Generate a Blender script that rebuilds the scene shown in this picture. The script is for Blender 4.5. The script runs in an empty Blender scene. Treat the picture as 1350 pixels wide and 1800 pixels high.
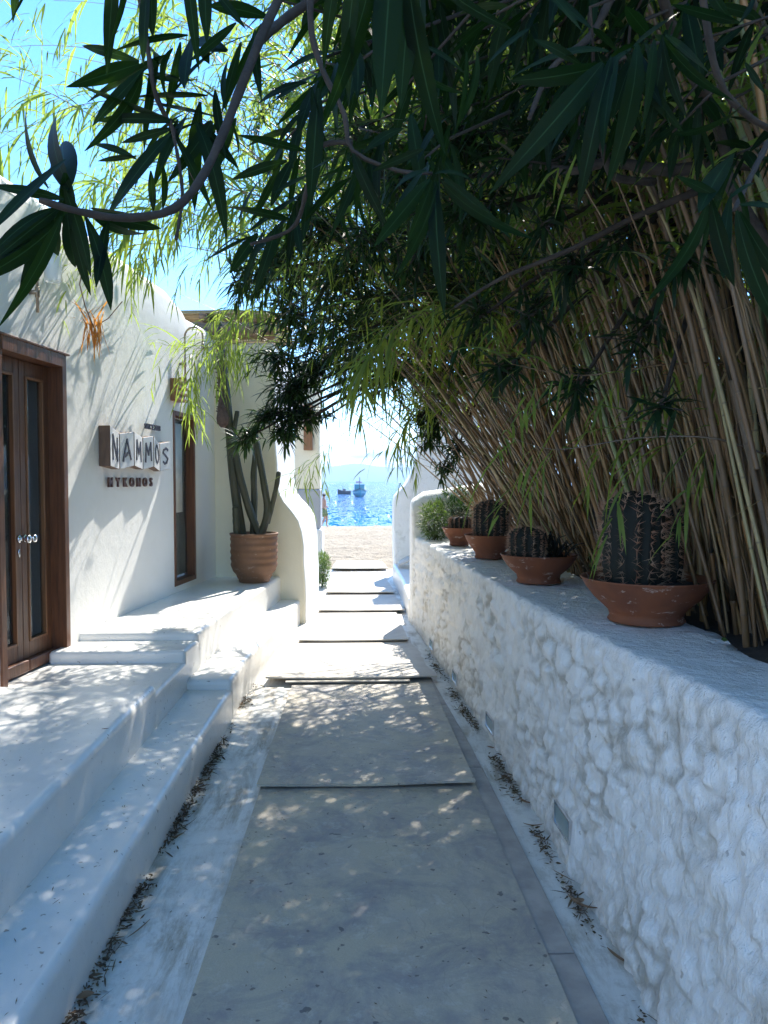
import bpy, bmesh, math, random
import numpy as np
from mathutils import Vector, Matrix, Quaternion, noise
rnd = random.Random(7)
R = math.radians
sc = bpy.context.scene
COL = sc.collection

# ------------------------------------------------------------------ camera
CAM = Vector((0, 0, 1.55)); F = 1350.0
cd = bpy.data.cameras.new('camera'); cam = bpy.data.objects.new('camera', cd); COL.objects.link(cam)
cam.location = CAM; cam.rotation_euler = (R(90 - 2.33), 0, R(-2.12))
cd.sensor_fit = 'VERTICAL'; cd.sensor_height = 24; cd.sensor_width = 18; cd.lens = 18
cd.clip_start = 0.05; cd.clip_end = 12000
sc.camera = cam
CR = cam.rotation_euler.to_matrix()
def P(px, py, d):
    """world point at forward distance d (along +Y) seen in the photograph's direction px,py"""
    v = CR @ Vector(((px - 675) / F, (900 - py) / F, -1))
    return CAM + v * (d / v.y)

# ------------------------------------------------------------------ light
SUN = Vector((0.27, 0.85, 1.0)).normalized()          # towards the sun
EL = math.asin(SUN.z); AZ = math.atan2(SUN.x, SUN.y)
w = bpy.data.worlds.new('World'); sc.world = w; w.use_nodes = True
nt = w.node_tree; nt.nodes.clear()
out = nt.nodes.new('ShaderNodeOutputWorld'); bg = nt.nodes.new('ShaderNodeBackground')
sky = nt.nodes.new('ShaderNodeTexSky'); sky.sky_type = 'NISHITA'; sky.sun_disc = False
sky.sun_elevation = EL; sky.sun_rotation = AZ; sky.altitude = 0; sky.air_density = 0.8; sky.dust_density = 0.0; sky.ozone_density = 2.0
bg.inputs['Strength'].default_value = 0.15
tc = nt.nodes.new('ShaderNodeTexCoord'); sep = nt.nodes.new('ShaderNodeSeparateXYZ')
mp = nt.nodes.new('ShaderNodeMapping'); mp.inputs['Scale'].default_value = (14, 14, 70); mp.inputs['Location'].default_value = (.4, 0, 0)
nz = nt.nodes.new('ShaderNodeTexNoise'); nz.inputs['Scale'].default_value = 1.0; nz.inputs['Detail'].default_value = 6
rz = nt.nodes.new('ShaderNodeValToRGB')      # elevation band of low cloud
e = rz.color_ramp.elements; e[0].position = .018; e[0].color = (0, 0, 0, 1); e[1].position = .03; e[1].color = (1, 1, 1, 1)
e2 = e.new(.036); e2.color = (.8, .8, .8, 1); e3 = e.new(.055); e3.color = (0, 0, 0, 1)
rn = nt.nodes.new('ShaderNodeValToRGB'); rn.color_ramp.elements[0].position = .42; rn.color_ramp.elements[1].position = .62
mu = nt.nodes.new('ShaderNodeMath'); mu.operation = 'MULTIPLY'
mx = nt.nodes.new('ShaderNodeMix'); mx.data_type = 'RGBA'
mx.inputs[7].default_value = (1.6, 1.75, 1.85, 1)
L = nt.links.new
L(tc.outputs['Generated'], sep.inputs[0]); L(tc.outputs['Generated'], mp.inputs[0]); L(mp.outputs[0], nz.inputs['Vector'])
L(sep.outputs['Z'], rz.inputs[0]); L(nz.outputs['Fac'], rn.inputs[0]); L(rz.outputs[0], mu.inputs[0]); L(rn.outputs[0], mu.inputs[1])
L(mu.outputs[0], mx.inputs[0]); hsv = nt.nodes.new('ShaderNodeHueSaturation'); hsv.inputs['Hue'].default_value = .500; hsv.inputs['Saturation'].default_value = 1.25; hsv.inputs['Value'].default_value = .78
L(sky.outputs[0], hsv.inputs['Color']); L(hsv.outputs[0], mx.inputs[6]); L(mx.outputs[2], bg.inputs['Color']); L(bg.outputs[0], out.inputs['Surface'])
sd = bpy.data.lights.new('sun', 'SUN'); sun = bpy.data.objects.new('sun', sd); COL.objects.link(sun)
sd.energy = 3.1; sd.angle = R(0.55); sd.color = (1.0, .95, .86)
sun.rotation_euler = SUN.to_track_quat('Z', 'Y').to_euler(); sun.location = (3, 10, 12)
sc.view_settings.view_transform = 'Standard'; sc.view_settings.look = 'None'
sc.view_settings.exposure = 2.0; sc.view_settings.gamma = 1.0; sc.view_settings.use_curve_mapping = False
sc.cycles.max_bounces = 10; sc.cycles.diffuse_bounces = 5; sc.cycles.transparent_max_bounces = 12
sc.cycles.volume_bounces = 1; sc.cycles.caustics_reflective = False; sc.cycles.caustics_refractive = False

# ------------------------------------------------------------------ materials
def nmat(name):
    m = bpy.data.materials.new(name); m.use_nodes = True
    n = m.node_tree; b = n.nodes['Principled BSDF']; o = n.nodes['Material Output']
    return m, n, b, o
def node(n, t, **kw):
    x = n.nodes.new(t)
    for k, v in kw.items(): setattr(x, k, v)
    return x
def coord(n, kind='Object', scale=(1, 1, 1)):
    t = node(n, 'ShaderNodeTexCoord'); m = node(n, 'ShaderNodeMapping'); m.inputs['Scale'].default_value = scale
    if kind == 'World':
        g = node(n, 'ShaderNodeNewGeometry'); n.links.new(g.outputs['Position'], m.inputs[0])
    else: n.links.new(t.outputs[kind], m.inputs[0])
    return m.outputs[0]
def ntex(n, vec, scale, detail=5, rough=.55, dist=0):
    t = node(n, 'ShaderNodeTexNoise'); t.inputs['Scale'].default_value = scale; t.inputs['Detail'].default_value = detail
    t.inputs['Roughness'].default_value = rough; t.inputs['Distortion'].default_value = dist; n.links.new(vec, t.inputs['Vector']); return t.outputs['Fac']
def ramp(n, fac, stops):
    r = node(n, 'ShaderNodeValToRGB'); e = r.color_ramp.elements
    while len(e) < len(stops): e.new(.5)
    for i, (p, c) in enumerate(stops):
        e[i].position = p; e[i].color = (c, c, c, 1) if isinstance(c, (int, float)) else (*c, 1)
    n.links.new(fac, r.inputs[0]); return r.outputs[0]
def mixc(n, fac, a, b):
    m = node(n, 'ShaderNodeMix', data_type='RGBA')
    for s, v in ((0, fac), (6, a), (7, b)):
        if isinstance(v, (int, float)): m.inputs[s].default_value = v
        elif isinstance(v, tuple): m.inputs[s].default_value = (*v, 1)
        else: n.links.new(v, m.inputs[s])
    return m.outputs[2]
def math_(n, op, a, b=None):
    m = node(n, 'ShaderNodeMath', operation=op)
    for i, v in enumerate((a, b)):
        if v is None: continue
        if isinstance(v, (int, float)): m.inputs[i].default_value = v
        else: n.links.new(v, m.inputs[i])
    return m.outputs[0]
def bump(n, b, h, strength, dist, prev=None):
    u = node(n, 'ShaderNodeBump'); u.inputs['Strength'].default_value = strength; u.inputs['Distance'].default_value = dist
    n.links.new(h, u.inputs['Height'])
    if prev is not None: n.links.new(prev, u.inputs['Normal'])
    if b is not None: n.links.new(u.outputs[0], b.inputs['Normal'])
    return u.outputs[0]
def rand01(n):
    g = node(n, 'ShaderNodeNewGeometry'); o = node(n, 'ShaderNodeObjectInfo')
    return math_(n, 'FRACT', math_(n, 'ADD', g.outputs['Random Per Island'], o.outputs['Random']))

def plaster(name, col, dirt, rough=.55, bs=.25, scale=1.0, spots=0.0, spec=.5):
    m, n, b, o = nmat(name)
    v = coord(n, 'World')
    big = ntex(n, v, 1.3 * scale, 4); med = ntex(n, v, 9 * scale, 6, .65); fine = ntex(n, v, 60 * scale, 4)
    c = mixc(n, ramp(n, big, [(.38, 0), (.68, .55)]), col, dirt)
    c = mixc(n, ramp(n, med, [(.52, 0), (.75, .4)]), c, dirt)
    if spots:
        sp = ntex(n, v, 42, 2, .4)
        c = mixc(n, ramp(n, sp, [(.70, 0), (.75, spots)]), c, (.22, .19, .15))
    n.links.new(c, b.inputs['Base Color']); b.inputs['Roughness'].default_value = rough
    b.inputs['Specular IOR Level'].default_value = spec
    p = bump(n, None, med, bs, .012 if bs > .2 else .004); bump(n, b, fine, bs * .6, .002, p)
    return m
M = {}
M['plaster'] = plaster('white_plaster', (.82, .81, .78), (.72, .71, .68), .6, .35)
M['smooth'] = plaster('polished_plaster', (.82, .80, .755), (.60, .59, .56), .32, .24, 1.0, .8)
M['cream'] = plaster('cream_plaster', (.82, .76, .60), (.74, .68, .53), .65, .3)  # yellowed base includes warm light reflected onto shaded faces
M['greystone'] = plaster('grey_rough_plaster', (.42, .43, .45), (.30, .31, .34), .8, .8)

def mk_whitewash():
    m, n, b, o = nmat('whitewashed_stone')
    v = coord(n, 'World'); vs = coord(n, 'World', (1, 1, .35))
    big = ntex(n, v, 3, 5); med = ntex(n, vs, 22, 6, .65); fine = ntex(n, vs, 110, 4, .6); stain = ntex(n, v, 6.5, 6, .7, .8)
    c = mixc(n, ramp(n, big, [(.4, 0), (.7, .5)]), (.88, .87, .84), (.81, .79, .74))
    c = mixc(n, ramp(n, stain, [(.55, 0), (.70, .6)]), c, (.55, .53, .46))
    chip = ntex(n, v, 30, 3, .5)
    c = mixc(n, ramp(n, chip, [(.715, 0), (.74, .6)]), c, (.30, .26, .22))
    at = node(n, 'ShaderNodeAttribute'); at.attribute_name = 'ring'
    c = mixc(n, math_(n, 'MULTIPLY', math_(n, 'MULTIPLY', at.outputs['Fac'], ramp(n, stain, [(.36, 0), (.55, 1)])), .85), c, (.40, .37, .31))
    # splash dirt near the ground
    g = node(n, 'ShaderNodeNewGeometry'); s = node(n, 'ShaderNodeSeparateXYZ'); n.links.new(g.outputs['Position'], s.inputs[0])
    low = ramp(n, math_(n, 'ADD', s.outputs[2], math_(n, 'MULTIPLY', big, .12)), [(.05, .55), (.20, 0)])
    c = mixc(n, math_(n, 'MULTIPLY', low, ramp(n, chip, [(.4, .2), (.62, 1)])), c, (.42, .38, .31))
    n.links.new(c, b.inputs['Base Color']); b.inputs['Roughness'].default_value = .62
    p = bump(n, None, med, 1.0, .024); bump(n, b, fine, .8, .005, p)
    return m
M['whitewash'] = mk_whitewash()

def mk_path():
    m, n, b, o = nmat('painted_path')
    v = coord(n, 'World'); vs = coord(n, 'World', (3.2, .6, 1))
    streak = ntex(n, vs, 3.4, 9, .78, .35); gr = ntex(n, v, 260, 3, .6); blot = ntex(n, v, 2.2, 4)
    k = math_(n, 'MULTIPLY', ramp(n, streak, [(.44, 0), (.60, .9)]), ramp(n, blot, [(.36, .15), (.55, 1)]))
    sand = mixc(n, gr, (.28, .24, .18), (.46, .40, .31))
    c = mixc(n, k, (.68, .67, .63), sand); c = mixc(n, ramp(n, ntex(n, v, 14, 7, .75), [(.5, 0), (.68, .55)]), c, (.36, .34, .30))
    n.links.new(c, b.inputs['Base Color'])
    n.links.new(math_(n, 'ADD', math_(n, 'MULTIPLY', k, .5), .38), b.inputs['Roughness'])
    p = bump(n, None, streak, .25, .01); bump(n, b, gr, .25, .002, p)
    return m
M['path'] = mk_path()
def mk_board():
    m, n, b, o = nmat('dusty_board')
    v = coord(n, 'World'); oi = node(n, 'ShaderNodeObjectInfo')
    add = node(n, 'ShaderNodeVectorMath', operation='ADD'); sc_ = node(n, 'ShaderNodeVectorMath', operation='SCALE')
    cmb = node(n, 'ShaderNodeCombineXYZ'); n.links.new(oi.outputs['Random'], cmb.inputs[0]); n.links.new(oi.outputs['Random'], cmb.inputs[1])
    n.links.new(cmb.outputs[0], sc_.inputs[0]); sc_.inputs['Scale'].default_value = 40
    n.links.new(v, add.inputs[0]); n.links.new(sc_.outputs[0], add.inputs[1]); v = add.outputs[0]
    st = node(n, 'ShaderNodeMapping'); st.inputs['Scale'].default_value = (2.2, .45, 1); n.links.new(v, st.inputs[0])
    big = ntex(n, v, 1.7, 6, .6, .3); med = ntex(n, v, 6, 8, .68, .5); fine = ntex(n, v, 190, 3); sk = ntex(n, st.outputs[0], 7, 6, .7)
    base = mixc(n, ramp(n, med, [(.35, 0), (.68, 1)]), (.36, .325, .285), (.52, .465, .38))
    base = mixc(n, ramp(n, sk, [(.5, 0), (.72, .6)]), base, (.19, .19, .205))
    k = ramp(n, math_(n, 'ADD', math_(n, 'MULTIPLY', big, .7), math_(n, 'MULTIPLY', med, .3)), [(.38, 0), (.54, .92)])
    sand = mixc(n, fine, (.38, .33, .235), (.54, .47, .35))
    c = mixc(n, k, base, sand); c = mixc(n, ramp(n, ntex(n, v, 3.1, 9, .74, .6), [(.46, 0), (.62, .8)]), c, (.25, .235, .235)); c = mixc(n, ramp(n, ntex(n, v, 13, 6, .7), [(.56, 0), (.72, .5)]), c, (.60, .57, .49))
    sp = ntex(n, v, 30, 2, .4); c = mixc(n, ramp(n, sp, [(.71, 0), (.735, .8)]), c, (.10, .09, .085))
    wv = ntex(n, v, 1.1, 3, .5, 2.5)   # hairline cracks
    cr = ramp(n, math_(n, 'ABSOLUTE', math_(n, 'SUBTRACT', wv, .5)), [(.0, .22), (.003, 0)])
    c = mixc(n, cr, c, (.11, .11, .12))
    # paler colour further along the lane, towards the beach
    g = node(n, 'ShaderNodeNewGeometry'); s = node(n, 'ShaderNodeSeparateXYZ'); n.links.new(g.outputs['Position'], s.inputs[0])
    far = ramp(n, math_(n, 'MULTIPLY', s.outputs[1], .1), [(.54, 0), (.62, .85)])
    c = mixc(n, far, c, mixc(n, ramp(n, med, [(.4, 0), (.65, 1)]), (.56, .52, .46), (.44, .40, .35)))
    n.links.new(c, b.inputs['Base Color']); b.inputs['Roughness'].default_value = .62
    p = bump(n, None, math_(n, 'MULTIPLY', med, k), .5, .012); bump(n, b, fine, .3, .0015, p)
    return m
M['board'] = mk_board()
def simple(name, col, rough=.5, metal=0, col2=None, ns=20, bs=0.0, spec=.5, scale=(1, 1, 1), kind='Object'):
    m, n, b, o = nmat(name)
    b.inputs['Roughness'].default_value = rough; b.inputs['Metallic'].default_value = metal; b.inputs['Specular IOR Level'].default_value = spec
    v = coord(n, kind, scale); t = ntex(n, v, ns, 5, .6)
    c = mixc(n, ramp(n, t, [(.35, 0), (.68, 1)]), col, col2 or tuple(x * .8 for x in col))
    n.links.new(c, b.inputs['Base Color'])
    if bs: bump(n, b, t, bs, .01)
    return m
M['tile'] = simple('grey_paving', (.44, .395, .35), .75, 0, (.29, .26, .235), 7, .6, kind='World')
M['wood'] = simple('brown_wood', (.17, .066, .028), .38, 0, (.085, .032, .015), 6, .25, scale=(9, 9, .7), kind='World')
M['wood_light'] = simple('orange_wood', (.27, .12, .048), .4, 0, (.16, .07, .03), 6, .25, scale=(9, 9, .7), kind='World')
M['log'] = simple('weathered_log', (.30, .19, .11), .75, 0, (.15, .09, .055), 5, .6, scale=(.7, 8, 8), kind='World')
M['thatch'] = simple('dry_thatch', (.50, .38, .20), .8, 0, (.30, .22, .12), 10, .4)
M['chrome'] = simple('steel', (.75, .75, .77), .18, 1)
M['copper'] = simple('aged_brass_pipe', (.42, .33, .24), .35, .8, (.30, .24, .18))
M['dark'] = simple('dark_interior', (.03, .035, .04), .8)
M['paper'] = simple('paper_sheet', (.70, .72, .68), .7, 0, (.52, .54, .50), 4, .6, kind='World')
M['signface'] = simple('pale_sign_face', (.68, .68, .70), .45, 0, (.56, .57, .60), 7, .1, kind='World')
M['signside'] = simple('sign_side_wood', (.15, .085, .052), .6, 0, (.09, .05, .032), 9, .3, scale=(4, 4, .8), kind='World')
M['letter'] = simple('dark_letter', (.035, .03, .05), .5)
M['letterbrown'] = simple('bronze_letter', (.13, .06, .045), .4, .3, (.07, .035, .03), 30)
M['soil'] = simple('dark_soil', (.055, .042, .032), .95, 0, (.025, .02, .016), 18, 1.0, kind='World')
M['rock'] = simple('bark', (.045, .033, .024), .85, 0, (.02, .015, .011), 22, .8)
M['deadleaf'] = simple('dead_leaf', (.27, .16, .085), .8, 0, (.13, .075, .045), 9)
M['cactus'] = simple('cactus_skin', (.038, .045, .02), .6, 0, (.065, .06, .033), 7, .2)
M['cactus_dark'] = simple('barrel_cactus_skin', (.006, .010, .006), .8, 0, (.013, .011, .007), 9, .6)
M['cactus_wood'] = simple('corky_cactus_bark', (.15, .10, .085), .9, 0, (.08, .055, .05), 30, 1.0)
M['spine'] = simple('cactus_spine', (.34, .15, .09), .6, 0, (.44, .32, .22), 14)
def mk_terra(name, c1, c2, rings=False, wear=.5):
    m, n, b, o = nmat(name); v = coord(n, 'Object')
    a = ntex(n, v, 5, 5); w_ = ntex(n, coord(n, 'Object', (1, 1, 2.2)), 11, 7, .72, .4); f = ntex(n, v, 70, 3)
    c = mixc(n, ramp(n, a, [(.35, 0), (.7, 1)]), c1, c2)
    c = mixc(n, ramp(n, w_, [(.60, 0), (.66, wear)]), c, (.62, .52, .45))
    n.links.new(c, b.inputs['Base Color']); b.inputs['Roughness'].default_value = .7
    bump(n, b, f, .25, .003)
    return m
M['terra'] = mk_terra('terracotta', (.24, .075, .028), (.13, .042, .021), wear=.75)
M['terra_pale'] = mk_terra('pale_terracotta', (.23, .115, .06), (.15, .075, .04), wear=.35)
def mk_sand():
    m, n, b, o = nmat('beach_sand'); v = coord(n, 'World')
    a = ntex(n, v, .8, 5); t = ntex(n, v, 3.2, 6, .7); f = ntex(n, v, 120, 3); sw = ntex(n, coord(n, 'World', (1.2, .35, 1)), 2.6, 4, .6)
    c = mixc(n, ramp(n, a, [(.35, 0), (.7, 1)]), (.50, .41, .29), (.41, .33, .23))
    c = mixc(n, ramp(n, sw, [(.63, 0), (.72, .6)]), c, (.24, .22, .13))
    c = mixc(n, math_(n, 'MULTIPLY', f, .4), c, (.30, .26, .2))
    n.links.new(c, b.inputs['Base Color']); b.inputs['Roughness'].default_value = .9
    p = bump(n, None, t, 1.0, .3); bump(n, b, f, .3, .004, p)
    return m
M['sand'] = mk_sand()
def mk_sea():
    m, n, b, o = nmat('sea_water')
    b.inputs['Base Color'].default_value = (.006, .17, .42, 1); b.inputs['Roughness'].default_value = .06; b.inputs['IOR'].default_value = 1.33
    v = coord(n, 'World', (1, .32, 1)); t1 = ntex(n, v, 1.1, 3, .6, .4); v2 = coord(n, 'World', (1, .26, 1)); t2 = ntex(n, v2, 4.2, 3, .6)
    v3 = coord(n, 'World', (.35, 1, 1)); t3 = ntex(n, v3, .35, 2)
    sh = ramp(n, ntex(n, coord(n, 'World', (.1, 1, 1)), .22, 3), [(.4, 0), (.6, 1)])
    g = node(n, 'ShaderNodeNewGeometry'); s = node(n, 'ShaderNodeSeparateXYZ'); n.links.new(g.outputs['Position'], s.inputs[0])
    shal = ramp(n, math_(n, 'MULTIPLY', s.outputs[1], .01), [(.42, 1), (.75, 0)])
    c = mixc(n, sh, (.001, .06, .22), (.002, .085, .28)); c = mixc(n, shal, c, (.003, .14, .28)); n.links.new(c, b.inputs['Base Color'])
    b.inputs['Roughness'].default_value = .06; b.inputs['Specular IOR Level'].default_value = .14
    def nv(scale, S, k, det):
        t = node(n, 'ShaderNodeTexNoise'); t.inputs['Scale'].default_value = S; t.inputs['Detail'].default_value = det; t.inputs['Roughness'].default_value = .6
        n.links.new(coord(n, 'World', scale), t.inputs['Vector'])
        a = node(n, 'ShaderNodeVectorMath', operation='SUBTRACT'); n.links.new(t.outputs['Color'], a.inputs[0]); a.inputs[1].default_value = (.5, .5, .5)
        m_ = node(n, 'ShaderNodeVectorMath', operation='MULTIPLY'); n.links.new(a.outputs[0], m_.inputs[0]); m_.inputs[1].default_value = (k * .8, k, 0); return m_.outputs[0]
    a = node(n, 'ShaderNodeVectorMath', operation='ADD'); n.links.new(nv((1, .25, 1), 1.6, 2.0, 2), a.inputs[0]); n.links.new(nv((1, .18, 1), 5.0, 2.1, 1), a.inputs[1])
    c2 = node(n, 'ShaderNodeVectorMath', operation='ADD'); n.links.new(a.outputs[0], c2.inputs[0]); c2.inputs[1].default_value = (.03, -.08, 1)
    nn = node(n, 'ShaderNodeVectorMath', operation='NORMALIZE'); n.links.new(c2.outputs[0], nn.inputs[0]); n.links.new(nn.outputs[0], b.inputs['Normal'])
    return m
M['sea'] = mk_sea()
def mk_leaf(name, c1, c2, trans=.3, rough=.4, spec=.15, rib=None, tcol=(.30, .48, .06)):
    m, n, b, o = nmat(name)
    r = rand01(n); c = mixc(n, r, c1, c2)
    if rib:
        s = node(n, 'ShaderNodeSeparateXYZ'); n.links.new(coord(n, 'UV'), s.inputs[0])
        k = ramp(n, math_(n, 'ABSOLUTE', math_(n, 'SUBTRACT', s.outputs[0], .5)), [(.018, 1), (.04, 0)])
        c = mixc(n, math_(n, 'MULTIPLY', k, .75), c, rib)
        cs = coord(n, 'UV', (1, 30, 1)); vein = ntex(n, cs, 2, 2); bump(n, b, vein, .12, .002)
    n.links.new(c, b.inputs['Base Color']); b.inputs['Roughness'].default_value = rough
    b.inputs['Specular IOR Level'].default_value = spec
    t = node(n, 'ShaderNodeBsdfTranslucent'); t.inputs[0].default_value = (*tcol, 1)
    x = node(n, 'ShaderNodeMixShader'); x.inputs[0].default_value = trans
    n.links.new(b.outputs[0], x.inputs[1]); n.links.new(t.outputs[0], x.inputs[2]); n.links.new(x.outputs[0], o.inputs[0])
    return m
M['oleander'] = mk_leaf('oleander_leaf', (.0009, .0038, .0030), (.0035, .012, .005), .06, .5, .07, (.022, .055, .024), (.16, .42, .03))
M['oleander_small'] = mk_leaf('oleander_leaf_small', (.0025, .012, .007), (.012, .032, .014), .12, .42, .15, None, (.16, .34, .05))
M['reedleaf'] = mk_leaf('reed_leaf', (.030, .075, .018), (.10, .145, .035), .40, .45, .2, None, (.50, .66, .10))
M['shrub'] = mk_leaf('shrub_leaf', (.05, .10, .03), (.12, .19, .06), .25, .5, .2, None, (.3, .45, .08))
M['shrubdark'] = mk_leaf('dark_shrub_leaf', (.018, .04, .014), (.045, .085, .025), .2, .5, .2, None, (.25, .4, .06))
M['drygold'] = mk_leaf('dry_orange_leaf', (.42, .16, .035), (.55, .30, .09), .35, .6, .2, None, (.8, .35, .06))
M['drystraw'] = mk_leaf('dry_straw_leaf', (.34, .24, .12), (.50, .40, .22), .25, .6, .2, None, (.6, .45, .2))
def mk_cane():
    m, n, b, o = nmat('reed_cane'); r = rand01(n); v = coord(n, 'Object', (1, 1, 1))
    c = ramp(n, r, [(0, (.38, .20, .07)), (.25, (.12, .07, .035)), (.5, (.35, .21, .08)), (.68, (.13, .10, .075)), (.84, (.42, .30, .15)), (.94, (.14, .19, .07)), (1, (.20, .24, .09))])
    t = ntex(n, v, 9, 5, .65); c = mixc(n, ramp(n, t, [(.45, 0), (.75, .6)]), c, (.14, .10, .07))
    at = node(n, 'ShaderNodeAttribute'); at.attribute_name = 'ring'
    c = mixc(n, math_(n, 'MULTIPLY', at.outputs['Fac'], .8), c, (.10, .07, .045))
    n.links.new(c, b.inputs['Base Color']); b.inputs['Roughness'].default_value = .42
    return m
M['cane'] = mk_cane()
SPOTS = 0
def mk_glass(name, fac, tint, rough=.03):
    m, n, b, o = nmat(name); b.inputs['Base Color'].default_value = (*tint, 1); b.inputs['Roughness'].default_value = rough
    b.inputs['Specular IOR Level'].default_value = .8
    t = node(n, 'ShaderNodeBsdfTransparent'); x = node(n, 'ShaderNodeMixShader'); x.inputs[0].default_value = fac
    n.links.new(t.outputs[0], x.inputs[1]); n.links.new(b.outputs[0], x.inputs[2]); n.links.new(x.outputs[0], o.inputs[0]); return m
M['glass'] = mk_glass('window_glass', .38, (.03, .045, .05))
M['jar'] = mk_glass('clear_lamp_glass', .42, (.75, .8, .8), .1)
M['lampglass'] = simple('frosted_green_glass', (.20, .27, .27), .15, 0, (.25, .32, .31), 5)
M['skin'] = simple('skin', (.55, .30, .20), .5, 0, (.50, .26, .17), 5)
M['trunks'] = simple('patterned_cloth', (.05, .08, .05), .8, 0, (.35, .40, .15), 40)
M['cap'] = simple('white_cloth', (.7, .65, .65), .8)
M['hair'] = simple('dark_hair', (.03, .02, .015), .7)
M['boatblue'] = simple('turquoise_paint', (.03, .30, .38), .4, 0, (.02, .22, .3), 3)
M['boatdark'] = simple('dark_hull', (.02, .03, .06), .5)
M['boatred'] = simple('red_hull', (.45, .04, .05), .5)
M['hill'] = simple('far_mountain', (.16, .17, .13), .95, 0, (.10, .12, .08), .004, kind='World')
M['debris'] = mk_leaf('leaf_litter', (.05, .03, .025), (.17, .11, .07), .05, .8)

# ------------------------------------------------------------------ object helpers
WL_ = {}                                                     # world origin of every object made here
def org(o): return WL_.get(o.name, Vector((0, 0, 0))) if o else Vector((0, 0, 0))
def tag(o, label=None, cat=None, group=None, kind=None):
    if label: o['label'] = label
    if cat: o['category'] = cat
    if group: o['group'] = group
    if kind: o['kind'] = kind
    return o
def thing(name, loc, label, cat, group=None):
    o = bpy.data.objects.new(name, None); COL.objects.link(o); o.location = loc; o.empty_display_size = .1
    WL_[o.name] = Vector(loc); return tag(o, label, cat, group)
def mk(name, verts, faces, mat, parent=None, origin=None, smooth=True, mats=None, midx=None, uv=None, attr=None):
    O = Vector(origin) if origin is not None else org(parent)
    v = np.asarray(verts, dtype=np.float64).reshape(-1, 3) - np.array(O)
    me = bpy.data.meshes.new(name); me.from_pydata(v.tolist(), [], [tuple(f) for f in faces])
    for mm in (mats or [mat]): me.materials.append(mm)
    if smooth: me.polygons.foreach_set('use_smooth', [True] * len(me.polygons))
    if midx is not None: me.polygons.foreach_set('material_index', midx)
    if uv is not None:
        ul = me.uv_layers.new(name='UVMap'); idx = np.empty(len(me.loops), dtype=np.int32); me.loops.foreach_get('vertex_index', idx)
        ul.data.foreach_set('uv', np.asarray(uv, dtype=np.float32)[idx].ravel())
    if attr is not None:
        a = me.attributes.new('ring', 'FLOAT', 'POINT'); a.data.foreach_set('value', np.asarray(attr, dtype=np.float32))
    me.update()
    o = bpy.data.objects.new(name, me); COL.objects.link(o)
    if parent: o.parent = parent; o.location = O - org(parent)
    else: o.location = O
    WL_[o.name] = O
    return o
class MB:
    def __init__(s): s.v = []; s.f = []; s.m = []; s.cm = 0; s.a = []
    def add(s, vs, fs):
        k = len(s.v); s.v += [tuple(x) for x in vs]; s.f += [tuple(i + k for i in f) for f in fs]; s.m += [s.cm] * len(fs); return k
    def box(s, x0, x1, y0, y1, z0, z1, xf=None):
        vs = [(x, y, z) for z in (z0, z1) for y in (y0, y1) for x in (x0, x1)]
        if xf: vs = [xf(*p) for p in vs]
        s.add(vs, [(0, 2, 3, 1), (4, 5, 7, 6), (0, 1, 5, 4), (2, 6, 7, 3), (0, 4, 6, 2), (1, 3, 7, 5)])
    def tube(s, pts, rad, n=6, cap=True):
        pts = [Vector(p) for p in pts]; N = len(pts)
        rad = [rad] * N if isinstance(rad, (int, float)) else rad
        t0 = (pts[1] - pts[0]).normalized(); u = t0.orthogonal().normalized(); rings = []
        for i in range(N):
            t = (pts[min(i + 1, N - 1)] - pts[max(i - 1, 0)]).normalized()
            u = (u - t * u.dot(t)).normalized(); w_ = t.cross(u)
            rings += [pts[i] + (u * math.cos(2 * math.pi * j / n) + w_ * math.sin(2 * math.pi * j / n)) * rad[i] for j in range(n)]
        fs = [(i * n + j, i * n + (j + 1) % n, (i + 1) * n + (j + 1) % n, (i + 1) * n + j) for i in range(N - 1) for j in range(n)]
        if cap: fs += [tuple(range(n))[::-1], tuple((N - 1) * n + j for j in range(n))]
        s.add(rings, fs)
    def lathe(s, prof, n=32, c=(0, 0, 0), rf=None):
        vs = []
        for (r, z) in prof:
            for j in range(n):
                a = 2 * math.pi * j / n; q = r * (rf(a, z) if rf else 1)
                vs.append((c[0] + q * math.cos(a), c[1] + q * math.sin(a), c[2] + z))
        fs = [(i * n + j, i * n + (j + 1) % n, (i + 1) * n + (j + 1) % n, (i + 1) * n + j) for i in range(len(prof) - 1) for j in range(n)]
        s.add(vs, fs)
    def prism(s, poly, z0, z1, xf=None):
        n = len(poly); vs = [(x, y, z0) for x, y in poly] + [(x, y, z1) for x, y in poly]
        if xf: vs = [xf(*p) for p in vs]
        s.add(vs, [tuple(range(n))[::-1], tuple(range(n, 2 * n))] + [(i, (i + 1) % n, n + (i + 1) % n, n + i) for i in range(n)])
    def obj(s, name, mat, parent=None, origin=None, smooth=True, mats=None):
        return mk(name, s.v, s.f, mat, parent, origin, smooth, mats, s.m if mats else None)
def bevel(o, wd, seg=3, angle=30):
    b = o.modifiers.new('bevel', 'BEVEL'); b.width = wd; b.segments = seg; b.limit_method = 'ANGLE'; b.angle_limit = R(angle)
    b.harden_normals = True; return o
def lerpn(pts, x):
    xs = [p[0] for p in pts]; return float(np.interp(x, xs, [p[1] for p in pts]))
def nz3(x, y, z, s=1.0): return noise.noise(Vector((x * s, y * s, z * s)))
def up_fix(o):
    bm = bmesh.new(); bm.from_mesh(o.data); bmesh.ops.recalc_face_normals(bm, faces=bm.faces); bm.to_mesh(o.data); bm.free(); return o

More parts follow.
